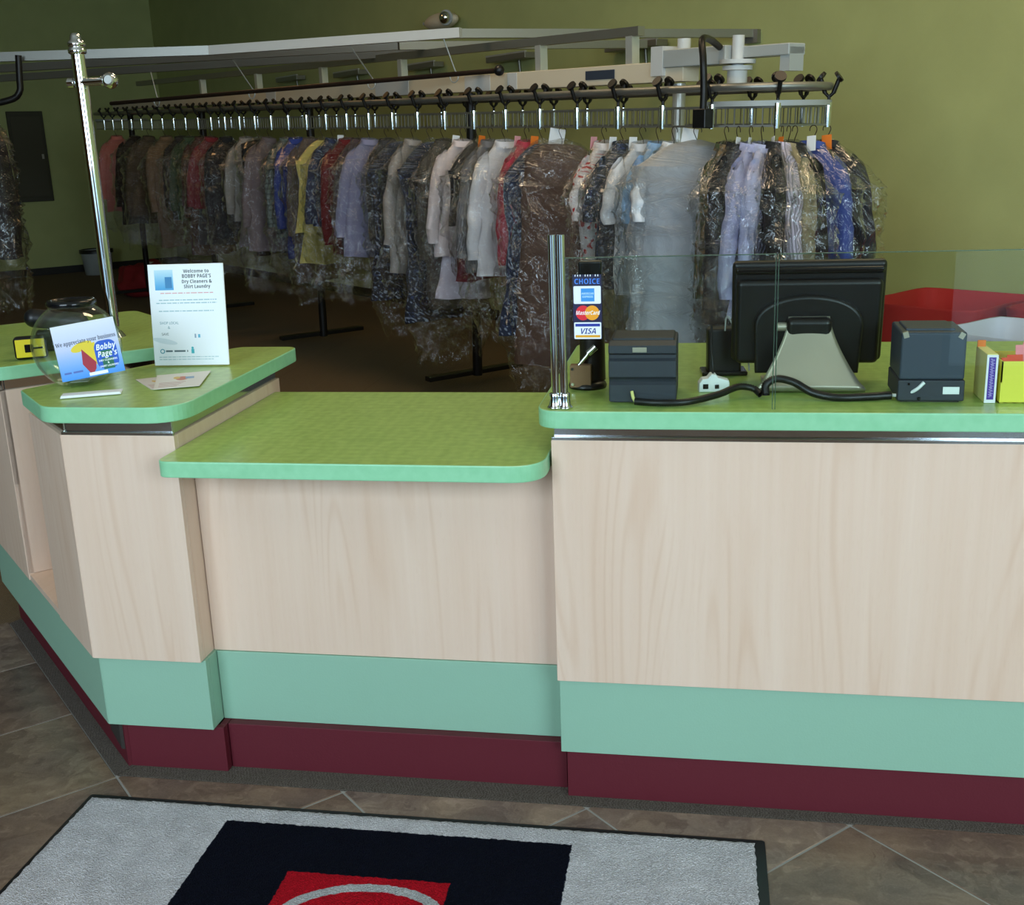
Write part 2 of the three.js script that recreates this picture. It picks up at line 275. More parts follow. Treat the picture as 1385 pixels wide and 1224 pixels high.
{ // corner cabinet with the splayed left side and the open niche
  const c = thing('counter_cabinet', 'maple corner cabinet under the fishbowl and the white notice', 'cabinet');
  const A = [-1.304, -0.007], B = [-0.984, -0.007], s2 = Math.SQRT1_2;
  const along = (d, off = 0) => [A[0] - d * s2 + off * s2, A[1] - d * s2 - off * s2];   // along the splayed face, off = inwards
  part('carcass', slab([[A[0] + 0.03, A[1] - 0.03], [B[0] - 0.03, B[1] - 0.03], [-1.014, -0.72], [-1.15, -0.72], [-1.46, -0.245]], 0, 0.05, yWood - 0.01, 0), M.carcass, c);
  part('front_panel', board([A[0] + 0.001, A[1]], [B[0], B[1]], yTeal, yWood, 0.02, 0.6), M.maple, c);
  part('side_panel', board([B[0], B[1] - 0.021], [B[0], -0.75], yTeal, yWood, 0.02, 1.9), M.maple, c, 'maple side panel towards the low counter');
  part('splayed_panel', board(along(0.36), along(0.001), yTeal, yWood, 0.02, 1.5), M.maple, c, 'maple panel on the angled side');
  part('back_panel', board([-1.0, -0.75], [-1.17, -0.75], yTeal, yWood, 0.02, 0.2), M.maple, c);
  part('niche_side', board(along(0.36, 0.021), along(0.36, 0.42), yTeal + 0.02, yWood, 0.018, 0.4), M.maple, c);
  part('niche_back', board(along(0.74, 0.42), along(0.36, 0.42), yTeal + 0.02, yWood, 0.018, 2.0), M.maple, c);
  part('niche_floor', place(slab([along(0.3, 0.004), along(0.3, 0.44), along(0.775, 0.44), along(0.775, 0.004)].reverse(), 0, yTeal - 0.001, yTeal + 0.02, 0), 0, 0, 0), M.maple, c);
  part('teal_band', [board([-1.294, -0.02], [-0.976, -0.02], yKick, yTeal, 0.02), board([-0.976, -0.041], [-0.976, -0.3], yKick, yTeal, 0.02), board(along(1.41, 0.016), along(0.006, 0.016), yKick, yTeal, 0.02)], M.teal, c, 'teal green band');
  part('kick_board', [board([-1.246, -0.034], [-0.953, -0.034], 0, yKick, 0.02), board([-0.953, -0.055], [-0.953, -0.3], 0, yKick, 0.02), board(along(1.35, 0.05), along(-0.02, 0.05), 0, yKick, 0.02)], M.maroon, c, 'maroon kick board');
  part('steel_strip', [board([A[0] + 0.012, -0.017], [B[0] - 0.008, -0.017], yWood, yTopB, 0.006), board([B[0] - 0.008, -0.024], [B[0] - 0.008, -0.74], yWood, yTopB, 0.006), board(along(0.3, 0.01), along(0, 0.01), yWood, yTopB, 0.006)], M.steel, c, 'polished steel strip');
  part('steel_lip', board([A[0] + 0.002, -0.008], [B[0] - 0.002, -0.008], yWood - 0.001, yWood + 0.008, 0.008), M.steel, c);
  single('worktop', slab([[-1.33, 0.016], [-0.953, 0.016], [-0.953, -0.87], [-1.16, -0.87], [-1.53, -0.195]], [0.09, 0.11, 0.05, 0.05, 0.03], yTopB, yTop), [M.green, M.greenEdge], 'splayed green worktop holding the fishbowl and leaflets', 'worktop');
  // cabinet further left along the splayed line
  const d = thing('counter_cabinet', 'maple cabinet left of the open niche, cut off by the picture edge', 'cabinet');
  part('carcass', slab([along(0.8, 0.03), along(0.8, 0.6), along(1.38, 0.6), along(1.38, 0.03)].reverse(), 0, yTeal, yWood - 0.005, 0), M.carcass, d);
  part('front_panel', board(along(1.41), along(0.755), yTeal, yWood, 0.02, 2.2), M.maple, d);
  part('side_panel', board(along(0.755, 0.001), along(0.755, 0.62), yTeal + 0.021, yWood, 0.02, 0.9), M.maple, d, 'maple cheek of the niche');
  part('end_panel', board(along(1.41, 0.62), along(1.41, 0.021), yTeal, yWood, 0.02, 0.9), M.maple, d);
  part('steel_strip', [board(along(1.4, 0.012), along(0.765, 0.012), yWood, yTopB, 0.006), board(along(0.765, 0.019), along(0.765, 0.62), yWood, yTopB, 0.006)], M.steel, d, 'polished steel strip');
  single('worktop', slab([along(0.72, -0.022), along(0.72, 0.75), along(1.75, 0.75), along(1.75, -0.022)].reverse(), [0.05, 0.05, 0.05, 0.06], yTopB, yTop), [M.green, M.greenEdge], 'green worktop behind the fishbowl with the yellow tape measure', 'worktop');
}
// ---------------------------------------------------------------- chrome posts and glass screen
{
  const p = thing('chrome_post', 'tall chrome post with side clamp behind the fishbowl', 'post', [-1.736, yTop, -1.098]);
  part('tube', cyl(0.0225, 0.0225, 0.98, 0, 0.49, 0, 0, 0, 0, 40), M.chrome, p);
  part('base_flange', [cyl(0.026, 0.04, 0.02, 0, 0.01, 0, 0, 0, 0, 40)], M.chrome, p);
  part('finial', new THREE.LatheGeometry([[0, 1.03], [0.012, 1.03], [0.018, 1.02], [0.02, 1.008], [0.026, 1.004], [0.03, 0.996], [0.028, 0.988], [0.0235, 0.985], [0.03, 0.977], [0.03, 0.967], [0.023, 0.962], [0.0, 0.962]].map(([x, y]) => new THREE.Vector2(x, y)), 32), M.chrome, p);
  const a = part('clamp_arm', [rod([-0.03, 0.872, 0], [0.1, 0.872, 0.02], 0.013, 20), cyl(0.017, 0.017, 0.02, -0.036, 0.872, 0, 0, 0, 90 * R)], M.chrome, p);
  part('knob', [ball(0.027, 0.118, 0.872, 0.022, 24), cyl(0.018, 0.018, 0.02, 0.1, 0.872, 0.02, 0, 0, 90 * R)], M.chrome, a);
  part('screw_head', cyl(0.014, 0.014, 0.012, 0.126, 0.873, 0.046, 80 * R, 0, 0), M.whitePaint, a);

  const q = thing('chrome_post', 'short twin-tube chrome post at the end of the glass screen', 'post', [0.024, yTop, 0.0]);
  for (const s of [-1, 1]) {
    part('tube', cyl(0.0092, 0.0092, 0.41, s * 0.0105, 0.205, 0, 0, 0, 0, 28), M.chrome, q);
    const f = part('foot', new THREE.LatheGeometry([[0, 0], [0.018, 0], [0.018, 0.004], [0.013, 0.01], [0.0125, 0.028], [0.0125, 0.036], [0.0095, 0.038]].map(([x, y]) => new THREE.Vector2(x, y)), 28), M.chrome, q); f.position.x = s * 0.0125;
  }
  const g1 = thing('glass_screen', 'left pane of the glass screen carrying the card stickers', 'screen', [0, yTop, 0.0]);
  part('pane', new THREE.PlaneGeometry(0.478, 0.356).translate(0.283, 0.178, 0), M.glass, g1);
  part('polished_edge', [box(0.478, 0.002, 0.006, 0.283, 0.357, 0), box(0.002, 0.352, 0.006, 0.521, 0.176, 0)], M.glassEdge, g1);
  const g2 = thing('glass_screen', 'right pane of the glass screen in front of the monitor and printer', 'screen', [0, yTop, 0.0]);
  part('pane', new THREE.PlaneGeometry(1.2, 0.356).translate(1.126, 0.178, 0), M.glass, g2);
  part('polished_edge', [box(1.2, 0.002, 0.006, 1.126, 0.357, 0), box(0.002, 0.352, 0.006, 0.527, 0.176, 0)], M.glassEdge, g2);
}
{ // strip of payment stickers on the pane
  const t = canvasTex(320, 700, (c, w, h) => {
    c.fillStyle = '#0b0f3a'; c.fillRect(0, 0, w, h);
    c.fillStyle = '#0b0f3a'; c.fillRect(0, 0, w, 116);
    c.textAlign = 'center'; for (let i = 0; i < 10; i++) if (i % 4 !== 3) { c.fillStyle = '#e8ecf4'; c.fillRect(24 + i * 28, 0, 10, 20); }
    c.fillStyle = '#3f7fe0'; c.font = 'bold 78px sans-serif'; c.fillText('CHOICE', w / 2, 100, 300);
    c.fillStyle = '#e9eef2'; c.beginPath(); c.roundRect(8, 122, w - 16, 192, 14); c.fill();
    c.fillStyle = '#3b93dd'; c.fillRect(90, 148, 150, 140); c.fillStyle = '#bfe0f5'; c.font = 'bold 30px sans-serif'; c.fillText('AMERICAN', 165, 214, 136); c.fillText('EXPRESS', 165, 248, 130);
    c.fillStyle = '#14103f'; c.fillRect(8, 318, w - 16, 190);
    c.fillStyle = '#df2130'; c.beginPath(); c.arc(110, 412, 80, 0, 7); c.fill(); c.fillStyle = '#f0a01c'; c.beginPath(); c.arc(212, 412, 80, 0, 7); c.fill();
    c.fillStyle = '#f4f2f0'; c.font = 'italic bold 60px sans-serif'; c.fillText('MasterCard', 161, 432, 270);
    c.fillStyle = '#e9eef2'; c.beginPath(); c.roundRect(8, 514, w - 16, 182, 12); c.fill();
    c.fillStyle = '#20349a'; c.fillRect(22, 530, w - 44, 30); c.fillStyle = '#e2a321'; c.fillRect(22, 654, w - 44, 26);
    c.fillStyle = '#1f2f86'; c.font = 'italic bold 84px sans-serif'; c.fillText('VISA', w / 2, 640, 220);
  });
  const g = new THREE.PlaneGeometry(0.067, 0.151); g.translate(0.0945, 1.313, 0.0047);
  single('card_sticker', g, std({ map: t, roughness: 0.35 }), 'strip of payment card stickers on the glass, reading CHOICE', 'sticker');
}
// ---------------------------------------------------------------- on the right worktop
{
  const p = thing('receipt_printer', 'stepped charcoal receipt printer next to the card stickers', 'printer', [0.218, yTop, -0.055]);
  const prof = (pts, w) => { const s = new THREE.Shape(pts.map(([z, y]) => new THREE.Vector2(z, y))); const g = new THREE.ExtrudeGeometry(s, { depth: w - 0.008, bevelEnabled: true, bevelThickness: 0.004, bevelSize: 0.003, bevelOffset: -0.003, bevelSegments: 2 }); g.rotateY(-Math.PI / 2); return g.translate(w / 2 - 0.004, 0, 0); };
  // profile (towards the back, up)
  const body = prof([[0, 0.004], [0, 0.045], [-0.006, 0.052], [-0.004, 0.058], [0.004, 0.066], [0.004, 0.104], [-0.004, 0.11], [-0.004, 0.118], [0.006, 0.124], [0.006, 0.142], [-0.02, 0.15], [-0.16, 0.148], [-0.185, 0.14], [-0.185, 0.004]].map(([a, b]) => [a, b]), 0.162);
  part('body', body, M.charcoal, p);
  part('cover_lid', rbox(0.15, 0.012, 0.12, 0.005, 0, 0.149, -0.09), M.charcoal, p);
  part('badge', rbox(0.034, 0.012, 0.003, 0.001, -0.006, 0.132, 0.007), M.silver, p, 'small silver badge');
  part('foot', [box(0.14, 0.006, 0.012, 0, 0.003, -0.02), box(0.14, 0.006, 0.012, 0, 0.003, -0.16)], M.blackPlastic, p);

  const q = thing('receipt_printer', 'tall slate-blue receipt printer with white label right of the monitor', 'printer', [0.884, yTop, -0.067], -0.02);
  part('body', [rbox(0.148, 0.05, 0.17, 0.004, 0, 0.029, -0.087)], M.charcoal, q);
  part('cover_lid', [rbox(0.144, 0.112, 0.168, 0.006, 0, 0.11, -0.087), rbox(0.11, 0.008, 0.12, 0.004, -0.004, 0.167, -0.09)], M.slate, q);
  part('corner_cap', [box(0.012, 0.014, 0.01, -0.062, 0.16, -0.006, 0, 0, 0.3), box(0.012, 0.014, 0.01, 0.06, 0.158, -0.006, 0, 0, -0.5)], M.silver, q);
  part('label_sticker', box(0.036, 0.017, 0.002, 0.044, 0.03, -0.0015), M.white, q, 'white label');
  part('socket', [box(0.006, 0.008, 0.004, -0.026, 0.01, -0.001), box(0.004, 0.005, 0.003, -0.05, 0.045, -0.001)], M.blackGloss, q);
  part('foot', [box(0.13, 0.006, 0.012, 0, 0.003, -0.02), box(0.13, 0.006, 0.012, 0, 0.003, -0.15)], M.blackPlastic, q);
}
{ // monitor seen from behind on a splayed silver foot
  const m = thing('monitor', 'black point-of-sale monitor seen from behind', 'monitor', [0.62, yTop, -0.28]);
  const tilt = 0.14;
  const shell = (g) => { g.rotateX(tilt); return g.translate(0, 0.16, -0.03); };
  part('screen_shell', [shell(rbox(0.375, 0.262, 0.03, 0.012, 0, 0.02, -0.015)), shell(rbox(0.355, 0.22, 0.03, 0.014, 0, 0.0, 0.012))], M.blackPlastic, m);
  part('bezel_ledge', shell(rbox(0.36, 0.016, 0.02, 0.006, 0, 0.13, 0.004)), M.blackGloss, m);
  const arch = new THREE.Shape(); arch.moveTo(-0.12, -0.12); arch.lineTo(-0.125, 0.0); arch.bezierCurveTo(-0.12, 0.09, 0.12, 0.09, 0.125, 0.0); arch.lineTo(0.12, -0.12); arch.closePath();
  const ag = new THREE.ExtrudeGeometry(arch, { depth: 0.02, bevelEnabled: true, bevelThickness: 0.008, bevelSize: 0.008, bevelSegments: 3, curveSegments: 24 });
  part('rear_housing', shell(ag.translate(0, 0.0, 0.02)), M.blackPlastic, m);
  part('hinge_housing', shell(rbox(0.11, 0.09, 0.05, 0.015, 0.0, -0.02, 0.055)), M.blackPlastic, m);
  // foot: a bent plate, narrow at the hinge and wide at the counter
  const foot = new THREE.BufferGeometry(), pos = [], idx = [], uvs = [], NU = 14, NV = 22;
  for (let k = 0; k < 2; k++) for (let j = 0; j <= NV; j++) for (let i = 0; i <= NU; i++) {
    const t = j / NV, u = i / NU * 2 - 1, w = lerp(0.05, 0.128, Math.pow(t, 1.5)) * (t > 0.93 ? 1.03 : 1), y = 0.166 * (1 - t) - 0.0 + 0.02 * Math.sin(t * 3.1) * (1 - u * u) * 0.5 + (k ? -0.006 : 0.006) + 0.006, z = 0.03 + 0.09 * Math.pow(t, 1.3) + (k ? -0.016 : 0);
    pos.push(u * w, Math.max(y, 0.002), z); uvs.push(u * w, t * 0.2);
  }
  const row = NU + 1, half = row * (NV + 1);
  for (let k = 0; k < 2; k++) for (let j = 0; j < NV; j++) for (let i = 0; i < NU; i++) { const a = k * half + j * row + i, b = a + 1, c = a + row, d = c + 1; if (k) idx.push(a, b, c, b, d, c); else idx.push(a, c, b, b, c, d); }
  for (let j = 0; j < NV; j++) for (const i of [0, NU]) { const a = j * row + i, b = a + row, c = a + half, d = b + half; idx.push(a, b, c, b, d, c); }
  for (let i = 0; i < NU; i++) for (const j of [0, NV]) { const a = j * row + i, b = a + 1, c = a + half, d = b + half; idx.push(a, c, b, b, c, d); }
  foot.setAttribute('position', new THREE.Float32BufferAttribute(pos, 3)); foot.setAttribute('uv', new THREE.Float32BufferAttribute(uvs, 2)); foot.setIndex(idx); foot.computeVertexNormals();
  const f = part('stand', foot, M.silver, m, 'silver splayed stand');
  part('logo', [-3, -1, 1, 3].map((k) => box(0.0022, 0.012, 0.001, 0.004 + k * 0.0032, 0.155, 0.047, -0.45)), M.charcoal, f);
  part('hinge_pin', cyl(0.011, 0.011, 0.03, -0.062, 0.152, 0.026, 0, 0, 90 * R), M.silver, m);
  part('foot_plate', rbox(0.22, 0.008, 0.16, 0.004, 0, 0.004, 0.0), M.silver, m);
}
{ // cables, hub, display base, file box
  const y = yTop + 0.0095;
  const ribs = (pts, r, n) => { const c = new THREE.CatmullRomCurve3(pts.map((p) => new V3(...p))), g = new THREE.TubeGeometry(c, n * 2, r, 12), p = g.attributes.position, ring = 13; const ctr = c.getSpacedPoints(n * 2); for (let i = 0; i < p.count; i++) { const k = Math.floor(i / ring); if (k % 2) { const o = ctr[k]; p.setXYZ(i, o.x + (p.getX(i) - o.x) * 0.8, o.y + (p.getY(i) - o.y) * 0.8, o.z + (p.getZ(i) - o.z) * 0.8); } } g.computeVertexNormals(); return g; };
  const a = thing('corrugated_cable', 'black corrugated conduit looping from printer to monitor stand', 'cable');
  part('conduit', ribs([[0.202, y, -0.035], [0.25, y, -0.02], [0.32, y + 0.001, -0.024], [0.4, y + 0.008, -0.08], [0.45, y + 0.018, -0.12], [0.485, y + 0.01, -0.13], [0.5, y, -0.115]], 0.009, 60), M.blackPlastic, a);
  part('wire_end', tube([[0.202, y, -0.035], [0.197, y + 0.008, -0.038], [0.193, y + 0.022, -0.046]], 0.004, 12, 8), M.cream, a);
  const b = thing('corrugated_cable', 'black corrugated conduit arching over the stand foot to the slate printer', 'cable');
  part('conduit', ribs([[0.512, y, -0.11], [0.512, y + 0.022, -0.12], [0.535, y + 0.036, -0.125], [0.575, y + 0.03, -0.12], [0.62, y + 0.008, -0.1], [0.67, y, -0.085], [0.74, y, -0.09], [0.8, y + 0.002, -0.1]], 0.0105, 80), M.blackPlastic, b);
  part('wire_end', tube([[0.8, y + 0.002, -0.1], [0.825, y + 0.006, -0.085], [0.85, y + 0.022, -0.068], [0.868, y + 0.04, -0.0675]], 0.0042, 16, 8), M.white, b, 'pale grey cable end');
  const h = thing('power_adapter', 'white plug adapter beside the monitor stand', 'adapter', [0.388, yTop, -0.2], 0.12);
  const hs = new THREE.Shape([[-0.038, 0], [-0.038, 0.022], [-0.03, 0.033], [-0.016, 0.035], [-0.008, 0.045], [0.004, 0.044], [0.01, 0.036], [0.036, 0.028], [0.038, 0.02], [0.036, 0]].map((p) => new THREE.Vector2(...p)));
  part('body', new THREE.ExtrudeGeometry(hs, { depth: 0.03, bevelEnabled: true, bevelThickness: 0.003, bevelSize: 0.003, bevelOffset: -0.003, bevelSegments: 2 }).translate(0, 0, -0.015), M.white, h);
  part('socket', [box(0.013, 0.012, 0.003, -0.022, 0.015, 0.0185), box(0.01, 0.01, 0.003, 0.006, 0.014, 0.0185)], M.blackGloss, h);
  part('lead', tube([[-0.002, 0.044, 0], [-0.003, 0.07, -0.002], [-0.005, 0.11, -0.02], [0.0, 0.16, -0.05]], 0.003, 20, 8), M.blackPlastic, h);
  const k = thing('pole_display', 'dark round-based display pole behind the card stickers', 'display', [0.066, yTop, -0.245]);
  part('base', new THREE.LatheGeometry([[0, 0.0], [0.048, 0.0], [0.05, 0.006], [0.046, 0.014], [0.036, 0.02], [0, 0.02]].map((p) => new THREE.Vector2(...p)), 32), M.blackPlastic, k);
  part('column', cyl(0.032, 0.034, 0.14, 0.012, 0.088, -0.012, 0, 0, 0, 28), M.blackMetal, k);
  const bx = part('connector_box', rbox(0.054, 0.058, 0.03, 0.002, -0.014, 0.036, 0.03), M.frontWall, k, 'brown metal box with corner screws');
  part('screw', [-1, 1].map((s) => cyl(0.004, 0.004, 0.003, -0.034, 0.036 + s * 0.02, 0.0465, 90 * R, 0, 0, 12)), M.chrome, bx);
  part('bracket', [rod([-0.02, 0.062, 0.035], [0.012, 0.1, 0.034], 0.005), rod([0.006, 0.094, 0.034], [0.026, 0.112, 0.034], 0.009)], M.chrome, k);
  part('display_head', rbox(0.06, 0.17, 0.03, 0.006, 0.01, 0.24, -0.012), M.blackGloss, k);
  const l = thing('customer_display', 'small black keypad unit standing left of the monitor', 'device', [0.415, yTop, -0.42], 0.1);
  part('body', rbox(0.09, 0.12, 0.05, 0.008, 0, 0.066, 0), M.blackPlastic, l);
  part('foot', rbox(0.12, 0.012, 0.08, 0.004, 0, 0.006, 0), M.blackGloss, l);
  part('cord', tube([[0.0, 0.12, 0.026], [0.005, 0.16, 0.03], [0.03, 0.11, 0.04], [0.055, 0.05, 0.06], [0.06, 0.02, 0.07]], 0.0022, 24, 6), M.greyPaint, l);

  const ct = canvasTex(64, 512, (c, w, hh) => { c.fillStyle = '#eceaf2'; c.fillRect(0, 0, w, hh); c.fillStyle = '#4a2a9c'; c.fillRect(12, 24, w - 24, hh - 60); c.fillStyle = '#c9b8ee'; c.save(); c.translate(w / 2, hh / 2); c.rotate(-Math.PI / 2); c.textAlign = 'center'; c.font = 'bold 26px sans-serif'; c.restore(); for (let i = 0; i < 46; i++) { c.fillRect(20 + (i % 3) * 4, 40 + i * 9, 12 + (i * 7 % 9), 4); } });
  const bk = thing('ticket_box', 'upright purple and white slip box leaning on the yellow tray', 'box', [1.014, yTop, -0.069]);
  part('body', rbox(0.024, 0.115, 0.11, 0.002, 0, 0.0575, -0.055), M.cream, bk);
  part('cover', box(0.0245, 0.112, 0.002, 0, 0.057, 0.001), std({ map: (() => { ct.repeat.set(1, 1); return ct; })(), roughness: 0.5 }), bk, 'purple printed end');
  { const cg = bk.children[1].geometry, u = cg.attributes.uv, p = cg.attributes.position; for (let i = 0; i < u.count; i++) u.setXY(i, p.getX(i) / 0.0245 + 0.5, (p.getY(i) - 0.001) / 0.112); }
  part('tab', box(0.018, 0.02, 0.004, -0.003, 0.12, -0.1), M.orange, bk);
  const tr = thing('card_tray', 'open yellow tray of slips at the right edge', 'tray', [1.035, yTop, -0.069]);
  part('tray', [box(0.16, 0.098, 0.003, 0.08, 0.049, 0), box(0.16, 0.098, 0.003, 0.08, 0.049, -0.13), box(0.003, 0.098, 0.133, 0.0015, 0.049, -0.065), box(0.003, 0.098, 0.133, 0.1585, 0.049, -0.065), box(0.16, 0.003, 0.133, 0.08, 0.0015, -0.065)], std({ color: 0xe6dd4c, roughness: 0.5 }), tr);
  const red = std({ color: 0xd9481f, roughness: 0.7 }), pink = std({ color: 0xe88a92, roughness: 0.7 });
  [[0.02, red, -0.012, 0.1], [0.035, red, -0.025, 0.104], [0.055, pink, -0.035, 0.125], [0.075, pink, -0.05, 0.128], [0.1, pink, -0.07, 0.124]].forEach(([x, mt, z, t]) => single('order_slip', place(box(0.036, t, 0.0008), 1.035 + x + 0.002, yTop + 0.004 + t / 2, -0.069 + z, -0.2, 0.15, 0), mt, mt === red ? 'orange-red paper slip in the yellow tray' : 'pink paper slip standing tall in the yellow tray', 'slip', 'slips in the yellow tray'));
}
// ---------------------------------------------------------------- on the corner worktop
{
  const b = thing('fishbowl', 'round glass fishbowl with black rim for business cards', 'bowl', [-1.39, yTop, -0.285]);
  const prof = []; for (let i = 0; i <= 28; i++) { const a = lerp(-64, 66, i / 28) * R; prof.push(new THREE.Vector2(Math.cos(a) * 0.122, 0.112 + Math.sin(a) * 0.124)); } prof.unshift(new THREE.Vector2(0, 0.003));
  const inner = prof.slice().reverse().map((p) => new THREE.Vector2(Math.max(p.x - 0.004, 0), p.y + (p.x < 0.01 ? 0.004 : 0)));
  part('glass_body', new THREE.LatheGeometry([...prof, ...inner], 56), M.clear, b);
  part('rim', place(new THREE.TorusGeometry(0.058, 0.01, 12, 48), 0, 0.231, 0, 90 * R), M.blackGloss, b, 'black plastic rim');
  part('lid_plate', new THREE.LatheGeometry([[0.02, 0.234], [0.05, 0.238], [0.064, 0.235], [0.064, 0.226], [0.05, 0.226], [0.02, 0.23]].map((p) => new THREE.Vector2(...p)), 40), M.blackGloss, b, 'black slotted lid');
  seed(5);
  const cm = [0xe8e6df, 0xd7dbe2, 0xe2d7c4].map((c) => std({ color: c, roughness: 0.7 }));
  for (let i = 0; i < 5; i++) { const g = box(0.088, 0.0008, 0.05); const m = single('business_card', place(g, -1.39 + (rnd() - 0.5) * 0.05, yTop + 0.013 + i * 0.006, -0.285 + (rnd() - 0.5) * 0.05, (rnd() - 0.5) * 0.1, rnd() * 3, (rnd() - 0.5) * 0.1), cm[i % 3], 'loose business card lying inside the glass fishbowl', 'card', 'cards in the fishbowl'); m.userData.group = 'cards in the fishbowl'; }

  const pt = canvasTex(512, 440, (c, w, h) => {
    const sky = c.createLinearGradient(0, 0, 0, h); sky.addColorStop(0, '#dfe3ee'); sky.addColorStop(0.45, '#c3cbea'); sky.addColorStop(1, '#3f8fe6'); c.fillStyle = sky; c.fillRect(0, 0, w, h);
    c.fillStyle = '#e3c92e'; c.beginPath(); c.ellipse(210, 190, 90, 34, -0.25, 0, 7); c.fill(); c.beginPath(); c.moveTo(190, 200); c.lineTo(320, 170); c.lineTo(310, 360); c.closePath(); c.fill();
    c.fillStyle = '#a32437'; c.beginPath(); c.moveTo(205, 210); c.lineTo(300, 330); c.lineTo(290, 380); c.lineTo(250, 430); c.lineTo(190, 330); c.closePath(); c.fill();
    c.fillStyle = '#1c56c4'; c.beginPath(); c.roundRect(305, 170, 180, 225, 60); c.fill(); c.fillStyle = '#14664a'; c.fillRect(350, 250, 90, 150); c.fillStyle = '#1c56c4'; c.fillRect(310, 300, 170, 12);
    c.fillStyle = '#1d2340'; c.font = 'bold 44px serif'; c.save(); c.translate(10, 165); c.rotate(-0.02); c.fillText('We appreciate your business', 0, 0, 490); c.restore();
    c.fillStyle = '#f3f4f6'; c.font = 'italic bold 64px sans-serif'; c.fillText("Bobby", 316, 242, 160); c.fillText("Page's", 318, 300, 160);
    c.font = 'bold 22px sans-serif'; c.fillText('DRY CLEANERS', 322, 336, 150); c.fillText('&', 388, 358); c.fillText('SHIRT LAUNDRY', 322, 382, 150);
    c.fillStyle = '#f1f3f6'; c.fillRect(225, 405, 150, 26);
    printLine(c, 30, 392, 150, 18, '#4d68b4');
  });
  const s = thing('acrylic_card_holder', 'clear tilted card holder reading We appreciate your business', 'sign', [-1.285, yTop, -0.16], 0.42);
  part('foot', [box(0.155, 0.003, 0.06, 0, 0.0035, 0.03), rbox(0.152, 0.006, 0.018, 0.001, 0, 0.006, 0.052)], M.white, s, 'white lower lip');
  const face = (g) => { g.rotateX(-0.2); g.rotateZ(0.12); return g.translate(0.0, 0.115, -0.015); };
  part('acrylic_sheet', face(box(0.17, 0.16, 0.003, 0, 0, 0)), M.clear, s);
  part('print', face(new THREE.PlaneGeometry(0.166, 0.15).translate(0, 0.003, 0.0022)), std({ map: pt, roughness: 0.6 }), s, 'blue promotional print');
  part('support', face(box(0.13, 0.014, 0.003, 0, -0.085, 0.001)), M.clear, s);

  const nt = canvasTex(760, 1000, (c, w, h) => {
    c.fillStyle = '#eef3f7'; c.fillRect(0, 0, w, h);
    const g = c.createLinearGradient(0, 60, 0, 260); g.addColorStop(0, '#bfe0ee'); g.addColorStop(1, '#3b9bd8'); c.fillStyle = g; c.fillRect(60, 50, 190, 200); c.fillStyle = '#2f7fb4'; c.fillRect(165, 120, 70, 110);
    c.textAlign = 'center'; c.fillStyle = '#1a2226'; c.font = 'bold 46px sans-serif'; c.fillText('Welcome to', 490, 82); c.font = 'bold 50px sans-serif'; c.fillText("BOBBY PAGE'S", 490, 132, 300); c.font = 'bold 46px sans-serif'; c.fillText('Dry Cleaners &', 490, 184, 310); c.fillText('Shirt Laundry', 490, 234, 270);
    printLine(c, 110, 288, 540, 12, '#dba3a3');
    printLine(c, 90, 356, 590, 11, '#93b5bf'); printLine(c, 60, 386, 620, 11, '#93b5bf'); printLine(c, 80, 466, 570, 11, '#93b5bf');
    c.textAlign = 'left'; c.fillStyle = '#5a8a98'; c.font = '34px sans-serif'; c.fillText('SHOP LOCAL', 80, 590, 200); c.fillText('&', 160, 636); c.fillStyle = '#3d4a50'; c.fillText('SAVE', 90, 702, 160);
    c.strokeStyle = '#2a8fa4'; c.lineWidth = 8; c.beginPath(); c.arc(88, 862, 20, 0, 7); c.stroke(); printLine(c, 122, 874, 230, 22, '#5d7077');
    c.fillStyle = '#3fb0bd'; c.beginPath(); c.arc(400, 830, 12, 0, 7); c.fill(); c.fillRect(386, 842, 30, 44);
    printLine(c, 50, 926, 620, 9, '#a3bfc7'); printLine(c, 50, 950, 560, 9, '#a3bfc7');
    c.fillStyle = '#d5e0e6'; c.beginPath(); c.ellipse(120, 760, 130, 26, 0.2, 0, 7); c.fill();
    c.fillStyle = '#8fa3b8'; c.fillRect(430, 690, 16, 40); c.fillStyle = '#58b0cf'; c.fillRect(466, 694, 22, 34);
  });
  const n = thing('notice_board', 'white upright welcome notice on the corner worktop', 'sign', [-1.175, yTop, -0.548], 0.06);
  const lean = (g) => { g.rotateX(-0.1); return g.translate(0.004, 0.155, 0); };
  part('board', lean(rbox(0.236, 0.304, 0.005, 0.002)), M.paper, n);
  part('print', lean(new THREE.PlaneGeometry(0.232, 0.3).translate(0, 0, 0.0029)), std({ map: nt, roughness: 0.5 }), n);
  part('easel_leg', place(box(0.08, 0.24, 0.003), 0.004, 0.115, -0.06, 0.28), M.paper, n);

  const lt = (k) => canvasTex(256, 160, (c, w, h) => { c.fillStyle = k ? '#e2dcd2' : '#d8d2cc'; c.fillRect(0, 0, w, h); c.fillStyle = '#c46a4a'; c.beginPath(); c.ellipse(150, 60, 36, 22, 0, 0, 7); c.fill(); c.fillStyle = '#d9b44a'; c.beginPath(); c.ellipse(120, 50, 20, 14, 0, 0, 7); c.fill(); c.fillStyle = '#7d9cc0'; c.fillRect(170, 44, 50, 24); c.fillStyle = '#b98f86'; for (let i = 0; i < 5; i++) c.fillRect(24, 96 + i * 11, 150 - i * 12, 4); });
